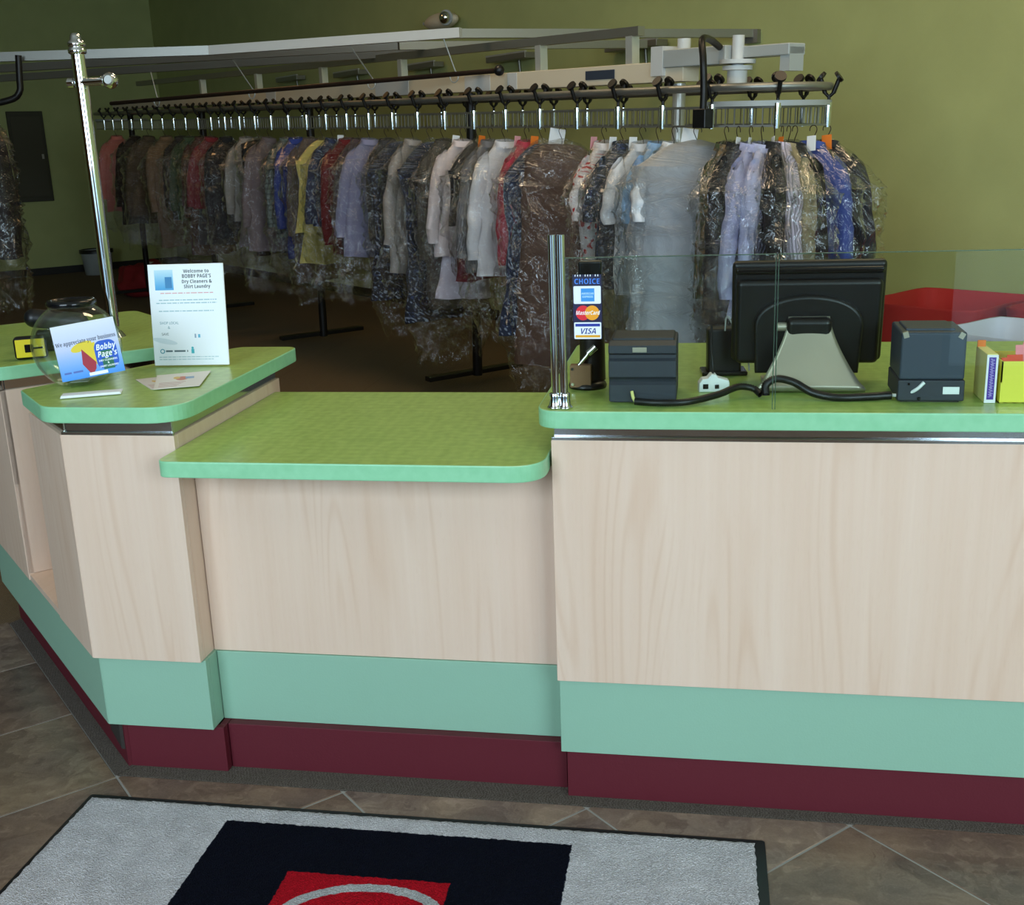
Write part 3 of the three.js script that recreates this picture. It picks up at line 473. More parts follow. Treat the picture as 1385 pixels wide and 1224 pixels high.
  const leaf = (name, label, pts, y, tex) => { const g = slab(pts, 0, y, y + 0.0012, 0), p = g.attributes.position, u = g.attributes.uv; const [o, a, , d] = pts; const ax = [a[0] - o[0], a[1] - o[1]], ay = [d[0] - o[0], d[1] - o[1]], det = ax[0] * ay[1] - ax[1] * ay[0]; for (let i = 0; i < p.count; i++) { const x = p.getX(i) - o[0], z = p.getZ(i) - o[1]; u.setXY(i, (x * ay[1] - z * ay[0]) / det, (ax[0] * z - ax[1] * x) / det); } g.clearGroups(); single(name, g, std({ map: tex, roughness: 0.4 }), label, 'leaflet'); };
  leaf('leaflet', 'lower leaflet sticking out to the left under another', [[-1.135, -0.2], [-1.06, -0.235], [-1.165, -0.39], [-1.25, -0.33]], yTop + 0.0005, lt(0));
  leaf('leaflet', 'upper leaflet lying on top before the white notice', [[-1.12, -0.185], [-1.008, -0.235], [-1.07, -0.445], [-1.205, -0.375]], yTop + 0.0035, lt(1));

  const tm = thing('tape_measure', 'yellow and black tape measure at the left edge', 'tape measure', [-1.79, yTop, -0.67], 0.5);
  part('case', rbox(0.1, 0.072, 0.045, 0.012, 0, 0.038, 0, 0, 0, 0, 3), M.blackPlastic, tm);
  part('face_plate', rbox(0.088, 0.058, 0.004, 0.008, 0, 0.038, 0.0225), M.yellow, tm, 'yellow face');
  part('lock_button', [rbox(0.026, 0.026, 0.004, 0.002, -0.004, 0.038, 0.0255), box(0.03, 0.006, 0.003, 0.022, 0.038, 0.025)], M.blackGloss, tm);
  const st = thing('stapler', 'black stapler-like tool behind the yellow tape measure', 'tool', [-1.81, yTop, -0.83], 0.5);
  part('body', [place(new THREE.CapsuleGeometry(0.032, 0.14, 8, 20), 0.02, 0.1, 0, 0, 0, 80 * R), rbox(0.16, 0.07, 0.05, 0.01, 0.03, 0.035, 0)], M.blackPlastic, st);
  part('chrome_rail', rbox(0.1, 0.006, 0.02, 0.002, 0.04, 0.074, 0.025), M.chrome, st);
}
// ---------------------------------------------------------------- entrance mat
{
  const W = 1.81, Dp = 1.2, x0 = -1.285, z0 = 0.125;
  const m = thing('entrance_mat', 'pale pile floor mat with black panel and red emblem', 'mat', [0, 0, 0]);
  const px = 1280, pz = 848;
  const c2 = canvasTex(px, pz, (c, w, h) => {
    const X = (x) => (x - x0) / W * w, Z = (z) => (z - z0) / Dp * h;
    c.fillStyle = '#bcb8bc'; c.fillRect(0, 0, w, h);
    c.fillStyle = '#0a0c18'; c.fillRect(X(-0.852), Z(0.205), X(0.055) - X(-0.852), Z(1.2) - Z(0.205));
    c.fillStyle = '#a8101f'; c.fillRect(X(-0.615), Z(0.388), X(-0.212) - X(-0.615), Z(0.8) - Z(0.388));
    c.strokeStyle = '#a9a9ab'; c.lineCap = 'round';
    c.lineWidth = (X(0.028) - X(0)); c.beginPath(); c.ellipse(X(-0.395), Z(0.545), X(0.19) - X(0), Z(0.118) - Z(0), -0.12, 0, Math.PI * 2); c.stroke();
    const im = c.getImageData(0, 0, w, h), d = im.data;
    for (let i = 0; i < w * h; i++) { const x = i % w, y = i / w | 0, k = 1 + N3(x / 4, y / 4, 1) * 0.1 + N3(x / 1.7, y / 1.7, 5) * 0.12 + N3(x / 70, y / 70, 3) * 0.05; for (let q = 0; q < 3; q++) d[i * 4 + q] = clamp(d[i * 4 + q] * k, 0, 255); }
    c.putImageData(im, 0, 0);
  });
  const pb = scaled(dataTex(512, 512, (u, v) => grey(128 + N3(u * 110, v * 110, 1) * 70 + N3(u * 220, v * 220, 4) * 50), false), 0.5);
  part('rubber_backing', slab([[x0, z0], [x0 + W, z0], [x0 + W, z0 + Dp], [x0, z0 + Dp]], 0.01, 0.0, 0.004, 0.001), M.blackPlastic, m, 'black rubber border');
  const g = new THREE.PlaneGeometry(W - 0.036, Dp - 0.03, 220, 150); g.rotateX(-Math.PI / 2); g.translate(x0 + W / 2 - 0.007, 0.0085, z0 + Dp / 2);
  { const p = g.attributes.position, u = g.attributes.uv; for (let i = 0; i < p.count; i++) { const x = p.getX(i), z = p.getZ(i); u.setXY(i, (x - x0) / W, 1 - (z - z0) / Dp); const e = Math.min(x - (x0 + 0.011), x0 + W - 0.025 - x, z - (z0 + 0.015), z0 + Dp - 0.015 - z); p.setXYZ(i, x + N3(x * 60, z * 60, 2) * 0.003, e < 0.004 ? 0.0045 : p.getY(i) + N3(x * 90, z * 90, 6) * 0.0012, z + N3(x * 60, z * 60, 8) * 0.003); } g.computeVertexNormals(); }
  const bumpUV = pb; bumpUV.repeat.set(W / 0.5, Dp / 0.5);
  part('pile', g, phys({ map: c2, bumpMap: bumpUV, bumpScale: 0.006, roughness: 1, specularIntensity: 0.15 }), m);
}
// ---------------------------------------------------------------- garment conveyor
const CV = { o: [0.135, 1.943, -3.842], r: 0.3, end: -0.74, far: 9.8, tilt: 0.0317, link: 0.35 };
const conv = thing('garment_conveyor', 'motorised garment conveyor full of bagged clothes', 'conveyor', CV.o);
conv.rotation.set(0, 135 * R, CV.tilt, 'YXZ'); conv.updateMatrixWorld(true);
{
  const loop = []; // closed track in the conveyor's own frame: near run is at -z
  for (let i = 0; i <= 30; i++) loop.push([lerp(CV.end, CV.far, i / 30), 0, -CV.r]);
  for (let i = 1; i < 12; i++) loop.push([CV.far + Math.sin(i / 12 * Math.PI) * CV.r, 0, -Math.cos(i / 12 * Math.PI) * CV.r]);
  for (let i = 30; i >= 0; i--) loop.push([lerp(CV.end, CV.far, i / 30), 0, CV.r]);
  for (let i = 1; i < 12; i++) loop.push([CV.end - Math.sin(i / 12 * Math.PI) * CV.r, 0, Math.cos(i / 12 * Math.PI) * CV.r]);
  part('track_tube', tube(loop, 0.019, 420, 12, true, 0.3), M.dullSteel, conv);
  part('centre_beam', rbox(CV.far + 0.3, 0.105, 0.12, 0.004, (CV.far - 0.1) / 2 + 0.0, 0.1, 0), M.beam, conv, 'cream painted centre beam');
  part('cover_plate', [rbox(0.26, 0.05, 0.004, 0.002, 0.48, 0.105, -0.063)], M.slate, conv, 'dark control plate on the beam');
  for (const [w, x] of [[0.1, 1.35], [0.3, 1.75], [0.5, 2.9], [0.2, 5.1]]) part('joint_plate', box(w, 0.1, 0.004, x, 0.1, -0.062), M.whitePaint, conv);
  // drive head above the right-hand turn
  const dr = part('drive_head', [rbox(0.5, 0.09, 0.16, 0.006, -0.27, 0.165, 0), rbox(0.5, 0.055, 0.12, 0.006, -0.62, 0.175, 0.05), box(0.06, 0.11, 0.1, -0.84, 0.13, 0.05)], M.greyPaint, conv, 'grey drive housing');
  part('motor', cyl(0.035, 0.035, 0.06, -0.14, 0.235, 0, 0, 0, 0), M.whitePaint, dr);
  part('pulley', [cyl(0.075, 0.075, 0.02, -0.55, 0.1, -0.02), cyl(0.09, 0.09, 0.02, -0.55, 0.13, -0.02), cyl(0.05, 0.05, 0.1, -0.55, 0.06, -0.02), cyl(0.03, 0.03, 0.22, -0.55, 0.145, -0.02)], M.whitePaint, dr);
  part('end_box', box(0.09, 0.15, 0.17, -0.02, 0.155, 0), M.whitePaint, conv);
  for (const x of [CV.end, CV.far]) part('turn_wheel', cyl(0.31, 0.31, 0.025, x, -0.075, 0, 0, 0, 0, 56), M.greyPaint, conv, 'pale grey turning wheel');
  part('switch_arm', tube([[-0.5, 0.2, -0.1], [-0.55, 0.23, -0.22], [-0.64, 0.22, -0.36], [-0.69, 0.13, -0.4], [-0.7, 0.0, -0.4], [-0.7, -0.1, -0.4]], 0.017, 40, 12), M.blackMetal, conv, 'black bent switch arm');
  part('switch_box', rbox(0.085, 0.09, 0.06, 0.006, -0.7, -0.14, -0.4), M.blackPlastic, conv, 'black limit switch box');
  for (const x of [-0.14, 1.9, 4.43, 7.0, 9.4]) {                 // legs down to the carpet
    const h = CV.o[1] + x * Math.sin(CV.tilt) - 0.04;
    part('leg', cyl(0.035, 0.035, h, x + h / 2 * 0.03, 0.04 - h / 2, 0, 0, 0, 0, 20), x < 1 ? M.alu : M.blackMetal, conv);
    part('leg_foot', rbox(0.07, 0.035, 0.82, 0.006, x + h * 0.031, 0.04 - h + 0.022, 0), M.blackMetal, conv);
  }
  const wheel = (s) => place(new THREE.CylinderGeometry(0.028, 0.028, 0.014, 14), 0, 0.042, s * 0.042, 0.9 * s);
  const trolleyG = merge([wheel(-1), wheel(1), rod([0, 0.04, -0.046], [0, -0.032, -0.02], 0.011, 8), rod([0, 0.04, 0.046], [0, -0.032, 0.02], 0.011, 8), rod([0, -0.03, -0.022], [0, -0.05, 0], 0.008, 8), rod([0, -0.03, 0.022], [0, -0.05, 0], 0.008, 8), rod([0, -0.04, 0], [0, -0.08, 0], 0.008, 8)]);
  const clipG = merge([cyl(0.015, 0.015, 0.11, 0, -0.135, 0, 0, 0, 0, 14), cyl(0.018, 0.018, 0.02, 0, -0.085, 0, 0, 0, 0, 12)]);
  const combG = (L) => merge([box(L, 0.012, 0.008, 0, -0.09, 0), box(L, 0.01, 0.012, 0, -0.178, 0), ...[...Array(7)].map((_, i) => box(0.005, 0.088, 0.006, (i - 3) * L / 7, -0.134, 0))]);
  const straight = combG(0.335), chord = combG(0.31);
  const path = (s) => { // s in metres from the start of the near run
    if (s >= 0) return [CV.end + s, -CV.r, 0];
    const a = -s / CV.r; if (a < Math.PI) return [CV.end - Math.sin(a) * CV.r, -Math.cos(a) * CV.r, a];
    return [CV.end + (-s - Math.PI * CV.r), CV.r, Math.PI];
  };
  const total = CV.far - CV.end, s0 = (-2.23 - -2.0) * 0 + 0.08;
  for (let k = -26; k * CV.link + s0 < total - 0.1; k++) {
    const s = k * CV.link + s0, [x, z, a] = path(s), [x2, z2] = path(s + CV.link);
    const t = part('trolley', trolleyG, M.blackMetal, conv); t.position.set(x, 0, z); t.rotation.y = a;
    part('clip', clipG, M.chrome, t);
    const c = part('hanger_comb', Math.hypot(x2 - x, z2 - z) > 0.33 ? straight : chord, M.dullSteel, conv); c.position.set((x + x2) / 2, 0, (z + z2) / 2); c.rotation.y = Math.atan2(-(z2 - z), x2 - x);
  }
}
// ---------------------------------------------------------------- clothes on hangers under film
const clothCache = new Map();
function fabric(color, pattern) {
  const key = color + (pattern ?? ''); if (clothCache.has(key)) return clothCache.get(key);
  let m;
  if (!pattern) m = std({ color, roughness: 0.85, bumpMap: clothBump, bumpScale: 0.0006 });
  else {
    const c = new THREE.Color(color), s = [c.r, c.g, c.b].map((x) => Math.pow(x, 1 / 2.2) * 255);
    const f = {
      stripe: (u) => { const k = Math.sin(u * 40 * Math.PI) > 0.2 ? 0.72 : 1.05; return s.map((x) => x * k); },
      tweed: (u, v) => { const k = 1 + N3(u * 60, v * 60, 3) * 0.3 + Math.sin((u + v) * 150) * 0.12; return s.map((x) => x * k); },
      check: (u, v) => { const k = (Math.sin(u * 50) > 0.5 ? 0.75 : 1) * (Math.sin(v * 50) > 0.5 ? 0.75 : 1); return s.map((x) => x * k); },
      print: (u, v) => { const a = N3(u * 9, v * 9, 4), b = N3(u * 14, v * 14, 9); return a > 0.6 ? [120, 132, 150] : b > 0.5 ? [48, 60, 96] : s; },
      floral: (u, v) => { const a = N3(u * 7, v * 7, 14); return a > 0.55 ? [190, 50, 50] : s; },
      camo: (u, v) => { const a = N3(u * 6, v * 6, 24), b = N3(u * 8, v * 8, 31); return a > 0.2 ? [70, 78, 48] : b > 0.15 ? [128, 104, 70] : s; },
    }[pattern];
    m = std({ map: scaled(dataTex(192, 192, f), 0.35), roughness: 0.85, bumpMap: clothBump, bumpScale: 0.0006 });
  }
  clothCache.set(key, m); return m;
}
function loft(rings, closedTop = true) {  // rings: arrays of points, each closed on itself
  const nU = rings[0].length, pos = [], uv = [], idx = [];
  rings.forEach((r, j) => { let arc = 0; for (let i = 0; i <= nU; i++) { const p = r[i % nU]; if (i) { const q = r[i - 1]; arc += Math.hypot(p[0] - q[0], p[2] - q[2]); } pos.push(...p); uv.push(arc, p[1]); } });
  for (let j = 0; j < rings.length - 1; j++) for (let i = 0; i < nU; i++) { const a = j * (nU + 1) + i, b = a + 1, c = a + nU + 1, d = c + 1; idx.push(a, b, c, b, d, c); }
  const g = new THREE.BufferGeometry(); g.setAttribute('position', new THREE.Float32BufferAttribute(pos, 3)); g.setAttribute('uv', new THREE.Float32BufferAttribute(uv, 2)); g.setIndex(idx); g.computeVertexNormals(); return g;
}
const ellipse = (n, w, t, f) => [...Array(n)].map((_, i) => { const a = i / n * Math.PI * 2, c = Math.cos(a), s = Math.sin(a); return f(Math.sign(c) * Math.abs(c) ** 0.75 * w, Math.sign(s) * Math.abs(s) ** 0.8 * t, c, s); });
function bodyGeo(o, sd) {
  const rows = 30, neck = o.neck ?? 0.05, sh = o.sh ?? 0.155, rings = [];
  for (let j = 0; j <= rows; j++) {
    const s = Math.pow(j / rows, 1.25) * o.len, y = -0.085 - s, k = clamp(s / sh);
    const w = (s < sh ? lerp(neck, o.half, Math.pow(k, 0.72)) : o.half * (1 - (o.waist ?? 0.05) * Math.sin(clamp((s - sh) / (o.len - sh)) * Math.PI)) + (o.flare ?? 0.02) * (s - sh) / o.len);
    const t = o.thick * lerp(0.4, 1, smooth(0, 0.2, s)) * (1 + (o.flare ?? 0) * 2 * s / o.len), amp = smooth(0.05, 0.4, s);
    rings.push(ellipse(34, w, t, (x, z) => [x + N3(sd, y * 4, 1) * 0.012 * amp, y + N3(x * 5, sd, 7) * 0.012 * amp - (s < sh ? 0.03 * Math.pow(Math.abs(x) / o.half, 2) : 0), z + (N3(x * 10 + sd, y * 1.3, sd) * 0.02 + Math.sin(x * 55 + N3(x * 3, y, sd) * 5) * 0.006) * amp + N3(y * 2.2, sd, 3) * 0.02 * amp]));
  }
  return loft(rings);
}
function sleeveGeo(o, side, sd) {
  const rings = [], L = o.sleeve, rows = 14;
  for (let j = 0; j <= rows; j++) {
    const t = j / rows, w = lerp(0.062, 0.042, t) * (j === 0 ? 0.55 : 1), cx = side * (o.half - 0.045 + 0.075 * Math.sin(t * 1.7)), y = -0.225 - L * t, cz = 0.012 * N3(t * 3, sd, side) + 0.03 * t * N3(sd, 4, side);
    rings.push(ellipse(14, w, w * 0.72, (x, z, c) => [cx + x * 0.9 + N3(y * 9, x * 14, sd) * 0.006, y + (j === 0 ? 0.06 * (1 - side * c) / 2 + 0.035 : j === 1 ? 0.02 * (1 - side * c) / 2 : 0), cz + z + N3(y * 12, z * 20, sd + 5) * 0.007]));
  }
  return loft(rings);
}
function bagGeo(o, sd) {
  const rows = 52, rings = [], L = o.len + o.bag, W = o.half + 0.035 + (o.sleeve ? 0.045 : 0), T = o.thick + 0.022;
  for (let j = 0; j <= rows; j++) {
    const s = Math.pow(j / rows, 1.1) * L, y = -0.055 - s, k = clamp(s / ((o.sh ?? 0.155) + 0.06)), tail = smooth(o.len, L, s);
    const w = lerp(0.02, W, Math.pow(k, o.sh ? 0.5 : 0.78)) * (1 - 0.18 * tail), t = lerp(0.018, T, Math.pow(k, 0.8)) * (1 - 0.35 * tail);
    rings.push(ellipse(72, w, t, (x, z, c, sn) => {
      const q = x * 7 + z * 5 + N3(x * 3, y * 1.5, sd) * 0.8, ridge = (1 - Math.abs(N3(q, y * 1.6 + sd, 1))) ** 7, diag = (1 - Math.abs(N3(x * 6 + y * 5, x * 3 - y * 2 + sd, 9))) ** 10, out = (ridge * 0.034 + diag * 0.024) * k;
      return [x + c * out + N3(y * 3, sd, 2) * 0.025 * tail, y + (j === rows ? N3(x * 14, sd, 5) * 0.05 : 0) - (k < 1 ? 0.03 * Math.pow(Math.abs(x) / W, 2) : 0), z + sn * out * 1.3 + N3(x * 6, y * 2, sd) * 0.02 * tail];
    }));
  }
  return loft(rings);
}
const hookG = (() => { const pts = []; for (let i = 0; i <= 10; i++) { const a = lerp(200, -20, i / 10) * R; pts.push([Math.cos(a) * 0.02, Math.sin(a) * 0.02, 0]); } pts.push([0.008, -0.03, 0], [0, -0.05, 0], [0, -0.1, 0]); return tube(pts.map(([x, y]) => [x, y - 0.013, 0]), 0.0022, 40, 6); })();
const hangerG = merge([hookG, tube([[-0.18, -0.215, 0], [-0.09, -0.15, 0], [0, -0.1, 0], [0.09, -0.15, 0], [0.18, -0.215, 0]], 0.004, 30, 6), tube([[-0.18, -0.215, 0], [0, -0.22, 0], [0.18, -0.215, 0]], 0.002, 12, 5)]);
const tagMats = { w: M.paper, o: M.orange, p: std({ color: 0xe0a3a8, roughness: 0.7 }) };
const KIND = {
  shirt: { len: 0.8, half: 0.2, thick: 0.06, sleeve: 0.56, bag: 0.14 },
  blouse: { len: 0.66, half: 0.205, thick: 0.055, sleeve: 0.5, bag: 0.2 },
  tee: { len: 0.76, half: 0.215, thick: 0.06, sleeve: 0.24, bag: 0.16 },
  jacket: { len: 0.84, half: 0.215, thick: 0.08, sleeve: 0.62, bag: 0.16 },
  coat: { len: 1.12, half: 0.22, thick: 0.085, sleeve: 0.6, bag: 0.12, flare: 0.03 },
  dress: { len: 1.1, half: 0.262, thick: 0.06, flare: 0.08, waist: 0.18, bag: 0.14 },
  top: { len: 0.62, half: 0.225, thick: 0.055, bag: 0.24, waist: 0.12 },
  pants: { len: 1.0, half: 0.17, thick: 0.05, neck: 0.165, sh: 0.03, bag: 0.14, waist: 0 },
  long: { len: 1.28, half: 0.21, thick: 0.085, bag: 0.1, neck: 0.11, sh: 0.07, waist: 0 },
};
function garment(kindName, color, label, opt = {}) {
  const sd = opt.sd ?? (garment.n = (garment.n ?? 10) + 3.7), o = { ...KIND[kindName], ...opt };
  if (opt.bag === undefined) o.bag += 0.06 + 0.22 * (0.5 + 0.5 * Math.sin(sd * 2.1));
  const NAMES = { shirt: 'bagged_shirt', blouse: 'bagged_blouse', tee: 'bagged_shirt', jacket: 'bagged_jacket', coat: 'bagged_coat', dress: 'bagged_dress', top: 'bagged_vest', pants: 'bagged_trousers', long: 'bagged_coat' };
  const t = thing(NAMES[kindName], label, 'garment', [0, 0, 0], 0, opt.group ?? 'bagged clothes on the conveyor'), cloth = fabric(color, opt.pat);
  part('hanger', hangerG, M.brownPipe, t);
  const b = part('cloth', bodyGeo(o, sd), cloth, t);
  if (opt.skirt) part('skirt', bodyGeo({ len: opt.skirt[1], half: o.half * 0.74, thick: 0.05, neck: o.half * 0.66, sh: 0.02, flare: 0.06, waist: 0 }, sd + 2).translate(0, -o.len + 0.06, 0), fabric(opt.skirt[0]), t);
  if (o.sleeve) { part('sleeve', sleeveGeo(o, 1, sd), cloth, t); part('sleeve', sleeveGeo(o, -1, sd + 1), cloth, t); }
  if (['shirt', 'tee', 'jacket', 'coat', 'blouse'].includes(kindName)) part('collar', loft([0, 1, 2].map((j) => ellipse(20, 0.062 + j * 0.006, 0.042 + j * 0.006, (x, z) => [x, -0.07 - j * 0.018 + 0.01 * z / 0.05, z]))), cloth, b);
  part('plastic_bag', bagGeo(o, sd + 9), opt.frost ? M.frost : M.bag, t, opt.frost ? 'milky plastic cover' : 'clear plastic cover');
  if (opt.tag) part('paper_tag', rbox(opt.tagW ?? 0.05, opt.tagH ?? 0.07, 0.002, 0.001, 0.03, -0.075, (o.thick + 0.03) * 0.6, -0.1, 0, 0.1), tagMats[opt.tag], t);
  return t;
}
const hookAt = (x, z) => new V3(x, -0.186, z).applyMatrix4(conv.matrixWorld);
function hangOnRun(s, twist, g) {   // s = distance along the near run from the turn; negative runs round the turn
  const a = s < 0 ? -s / CV.r : 0, p = s < 0 ? hookAt(CV.end - Math.sin(a) * CV.r, -Math.cos(a) * CV.r) : hookAt(CV.end + s, -CV.r);
  const d = new V3(-Math.sin(a), 0, -Math.cos(a)).applyAxisAngle(new V3(0, 1, 0), 135 * R);
  g.position.copy(p); g.rotation.set(0, Math.atan2(-d.z, d.x) + twist, Math.sin(s * 41) * 0.07, 'YXZ');
}
const toS = (n) => n * CV.link - CV.end;
// link position along the run, kind, colour, description, options
[
  [25.9, 'shirt', 0xc9786a, 'salmon pink shirt at the far left end of the conveyor', { len: 0.85 }],
  [23.9, 'jacket', 0x241c16, 'dark brown jacket beside the salmon pink shirt', { len: 0.95 }],
  [22.5, 'jacket', 0x4a4030, 'olive brown jacket right of the dark brown jacket', {}],
  [21.0, 'coat', 0x7a6448, 'khaki tweed coat near the left end of the conveyor', { pat: 'tweed' }],
  [19.7, 'shirt', 0x2c2a26, 'soot black shirt next to the khaki tweed coat', {}],
  [18.9, 'shirt', 0x35492e, 'forest green shirt in the left half of the row', {}],
  [18.0, 'coat', 0x4a2f26, 'chestnut brown coat right of the forest green shirt', {}],
  [17.2, 'blouse', 0x6e1a22, 'dark red blouse half hidden by a black jacket', { skirt: [0x3a3634, 0.4] }],
  [16.2, 'jacket', 0x16161a, 'black jacket right of the dark red blouse', { len: 0.9 }],
  [14.8, 'blouse', 0x99928a, 'pale grey blouse between two black garments', { len: 0.7, skirt: [0x8c8080, 0.3] }],
  [14.0, 'pants', 0x121217, 'black trousers right of the pale grey blouse', {}],
  [13.3, 'coat', 0x76686a, 'taupe coat above the right edge of the white notice', { len: 0.95 }],
  [12.3, 'shirt', 0x6f7a72, 'grey green patterned shirt left of the cobalt shirt', { pat: 'check' }],
  [11.8, 'shirt', 0x2d3f8a, 'cobalt blue shirt in the left half of the row', { len: 0.95 }],
  [11.0, 'coat', 0x5d4f4a, 'mud brown coat right of the cobalt shirt', {}],
  [10.3, 'top', 0xd6c36a, 'buttery yellow top in the middle of the row', { len: 0.72, skirt: [0xc2b25a, 0.3] }],
  [9.8, 'blouse', 0x2a3148, 'navy printed blouse right of the yellow top', { pat: 'print' }],
  [9.2, 'jacket', 0x6a1418, 'oxblood leather jacket in the middle of the row', { half: 0.21, tag: 'w' }],
  [8.6, 'shirt', 0x4a3c40, 'dark mauve shirt right of the oxblood jacket', {}],
  [8.1, 'shirt', 0x8887a4, 'lavender shirt with long sleeves in mid row', { len: 0.84, half: 0.19 }],
  [7.4, 'shirt', 0x3c3b3c, 'graphite grey shirt right of the lavender shirt', {}],
  [6.9, 'dress', 0x191b22, 'black glittering dress in mid row', { pat: 'print' }],
  [6.3, 'shirt', 0x9c9590, 'oatmeal shirt right of the glittering dress', { len: 0.9 }],
  [5.7, 'dress', 0x20242e, 'ink blue printed dress with knotted waist', { pat: 'print', len: 1.2 }],
  [5.2, 'coat', 0x4b4740, 'lead grey coat behind the bow blouse', { len: 1.1, bag: 0.2 }],
  [4.5, 'blouse', 0xd9cbcb, 'pinkish white blouse with bow left of the black and maroon dress', { tag: 'w', len: 0.72, half: 0.19, skirt: [0xcfc6d4, 0.35] }],
  [4.0, 'top', 0x1b1c1e, 'black top over a maroon skirt', { len: 0.5, skirt: [0x6a1228, 0.42], half: 0.27 }],
  [3.6, 'shirt', 0x77767a, 'black and white striped shirt left of the plain white one', { pat: 'stripe', tag: 'o' }],
  [3.15, 'shirt', 0xdadade, 'plain white shirt left of the crimson blouse', {}],
  [2.5, 'shirt', 0xb23a4c, 'crimson blouse under the pink hanger covers', { len: 0.86, tag: 'p' }],
  [2.05, 'dress', 0x1f2a44, 'dark dress with light blue ribbon beside the brown coat', { pat: 'print', tag: 'o' }],
  [1.5, 'long', 0x5a463c, 'long plain brown coat behind the short chrome post', { twist: -0.62, tag: 'w', tagW: 0.09, tagH: 0.15 }],
  [0.45, 'tee', 0xdcd5d2, 'white top with red flowers right of the brown coat', { pat: 'floral', tag: 'p' }],
  [0.0, 'tee', 0x232a33, 'dark top with pale blue print left of the white shirts', { pat: 'print', tag: 'w' }],
  [-0.45, 'tee', 0xd3d4d6, 'off-white short-sleeved shirt left of the sky blue shirt', { tag: 'w' }],
  [-0.8, 'tee', 0x8fb4d8, 'sky blue shirt above the receipt printer', { len: 0.95 }],
  [-1.15, 'tee', 0xdfe3e8, 'bright white short-sleeved shirt above the receipt printer', { len: 0.95 }],
  [-1.62, 'long', 0xb4b8bd, 'broad white coat in a milky plastic cover', { twist: -0.62, frost: 1, half: 0.26, thick: 0.11, tag: 'w', tagW: 0.08, tagH: 0.15, len: 1.05 }],
  [-2.174, 'shirt', 0x4f4632, 'camouflage shirt left of the fanned shirts', { pat: 'camo' }],
  [-2.369, 'jacket', 0x17181c, 'black jacket left of the lilac shirts', {}],
  [-2.548, 'shirt', 0xa9abce, 'lilac shirt facing the counter, left one of two', { tag: 'w' }],
  [-2.698, 'shirt', 0xb9bcda, 'paler lilac shirt facing the counter, right one of two', { tag: 'w' }],
  [-2.862, 'jacket', 0x101116, 'black suit between the lilac and the striped shirts', {}],
  [-2.967, 'shirt', 0xc4bccb, 'pink striped shirt above the monitor', { pat: 'stripe', tag: 'w' }],
  [-3.057, 'coat', 0x9a8d6c, 'khaki coat behind the pink striped shirt', { len: 0.9, tag: 'o', thick: 0.06 }],
  [-3.147, 'jacket', 0x121216, 'black jacket left of the denim blue shirt', {}],
  [-3.461, 'shirt', 0x3b4f94, 'denim blue shirt at the right end of the conveyor', { tag: 'w', len: 0.9 }],
  [-3.880, 'jacket', 0x24252b, 'anthracite jacket, outermost at the right end', { tag: 'o' }],
].forEach(([n, k, c, label, opt]) => hangOnRun(toS(n), opt.twist ?? Math.sin(n * 5.3) * 0.2, garment(k, c, label, opt)));

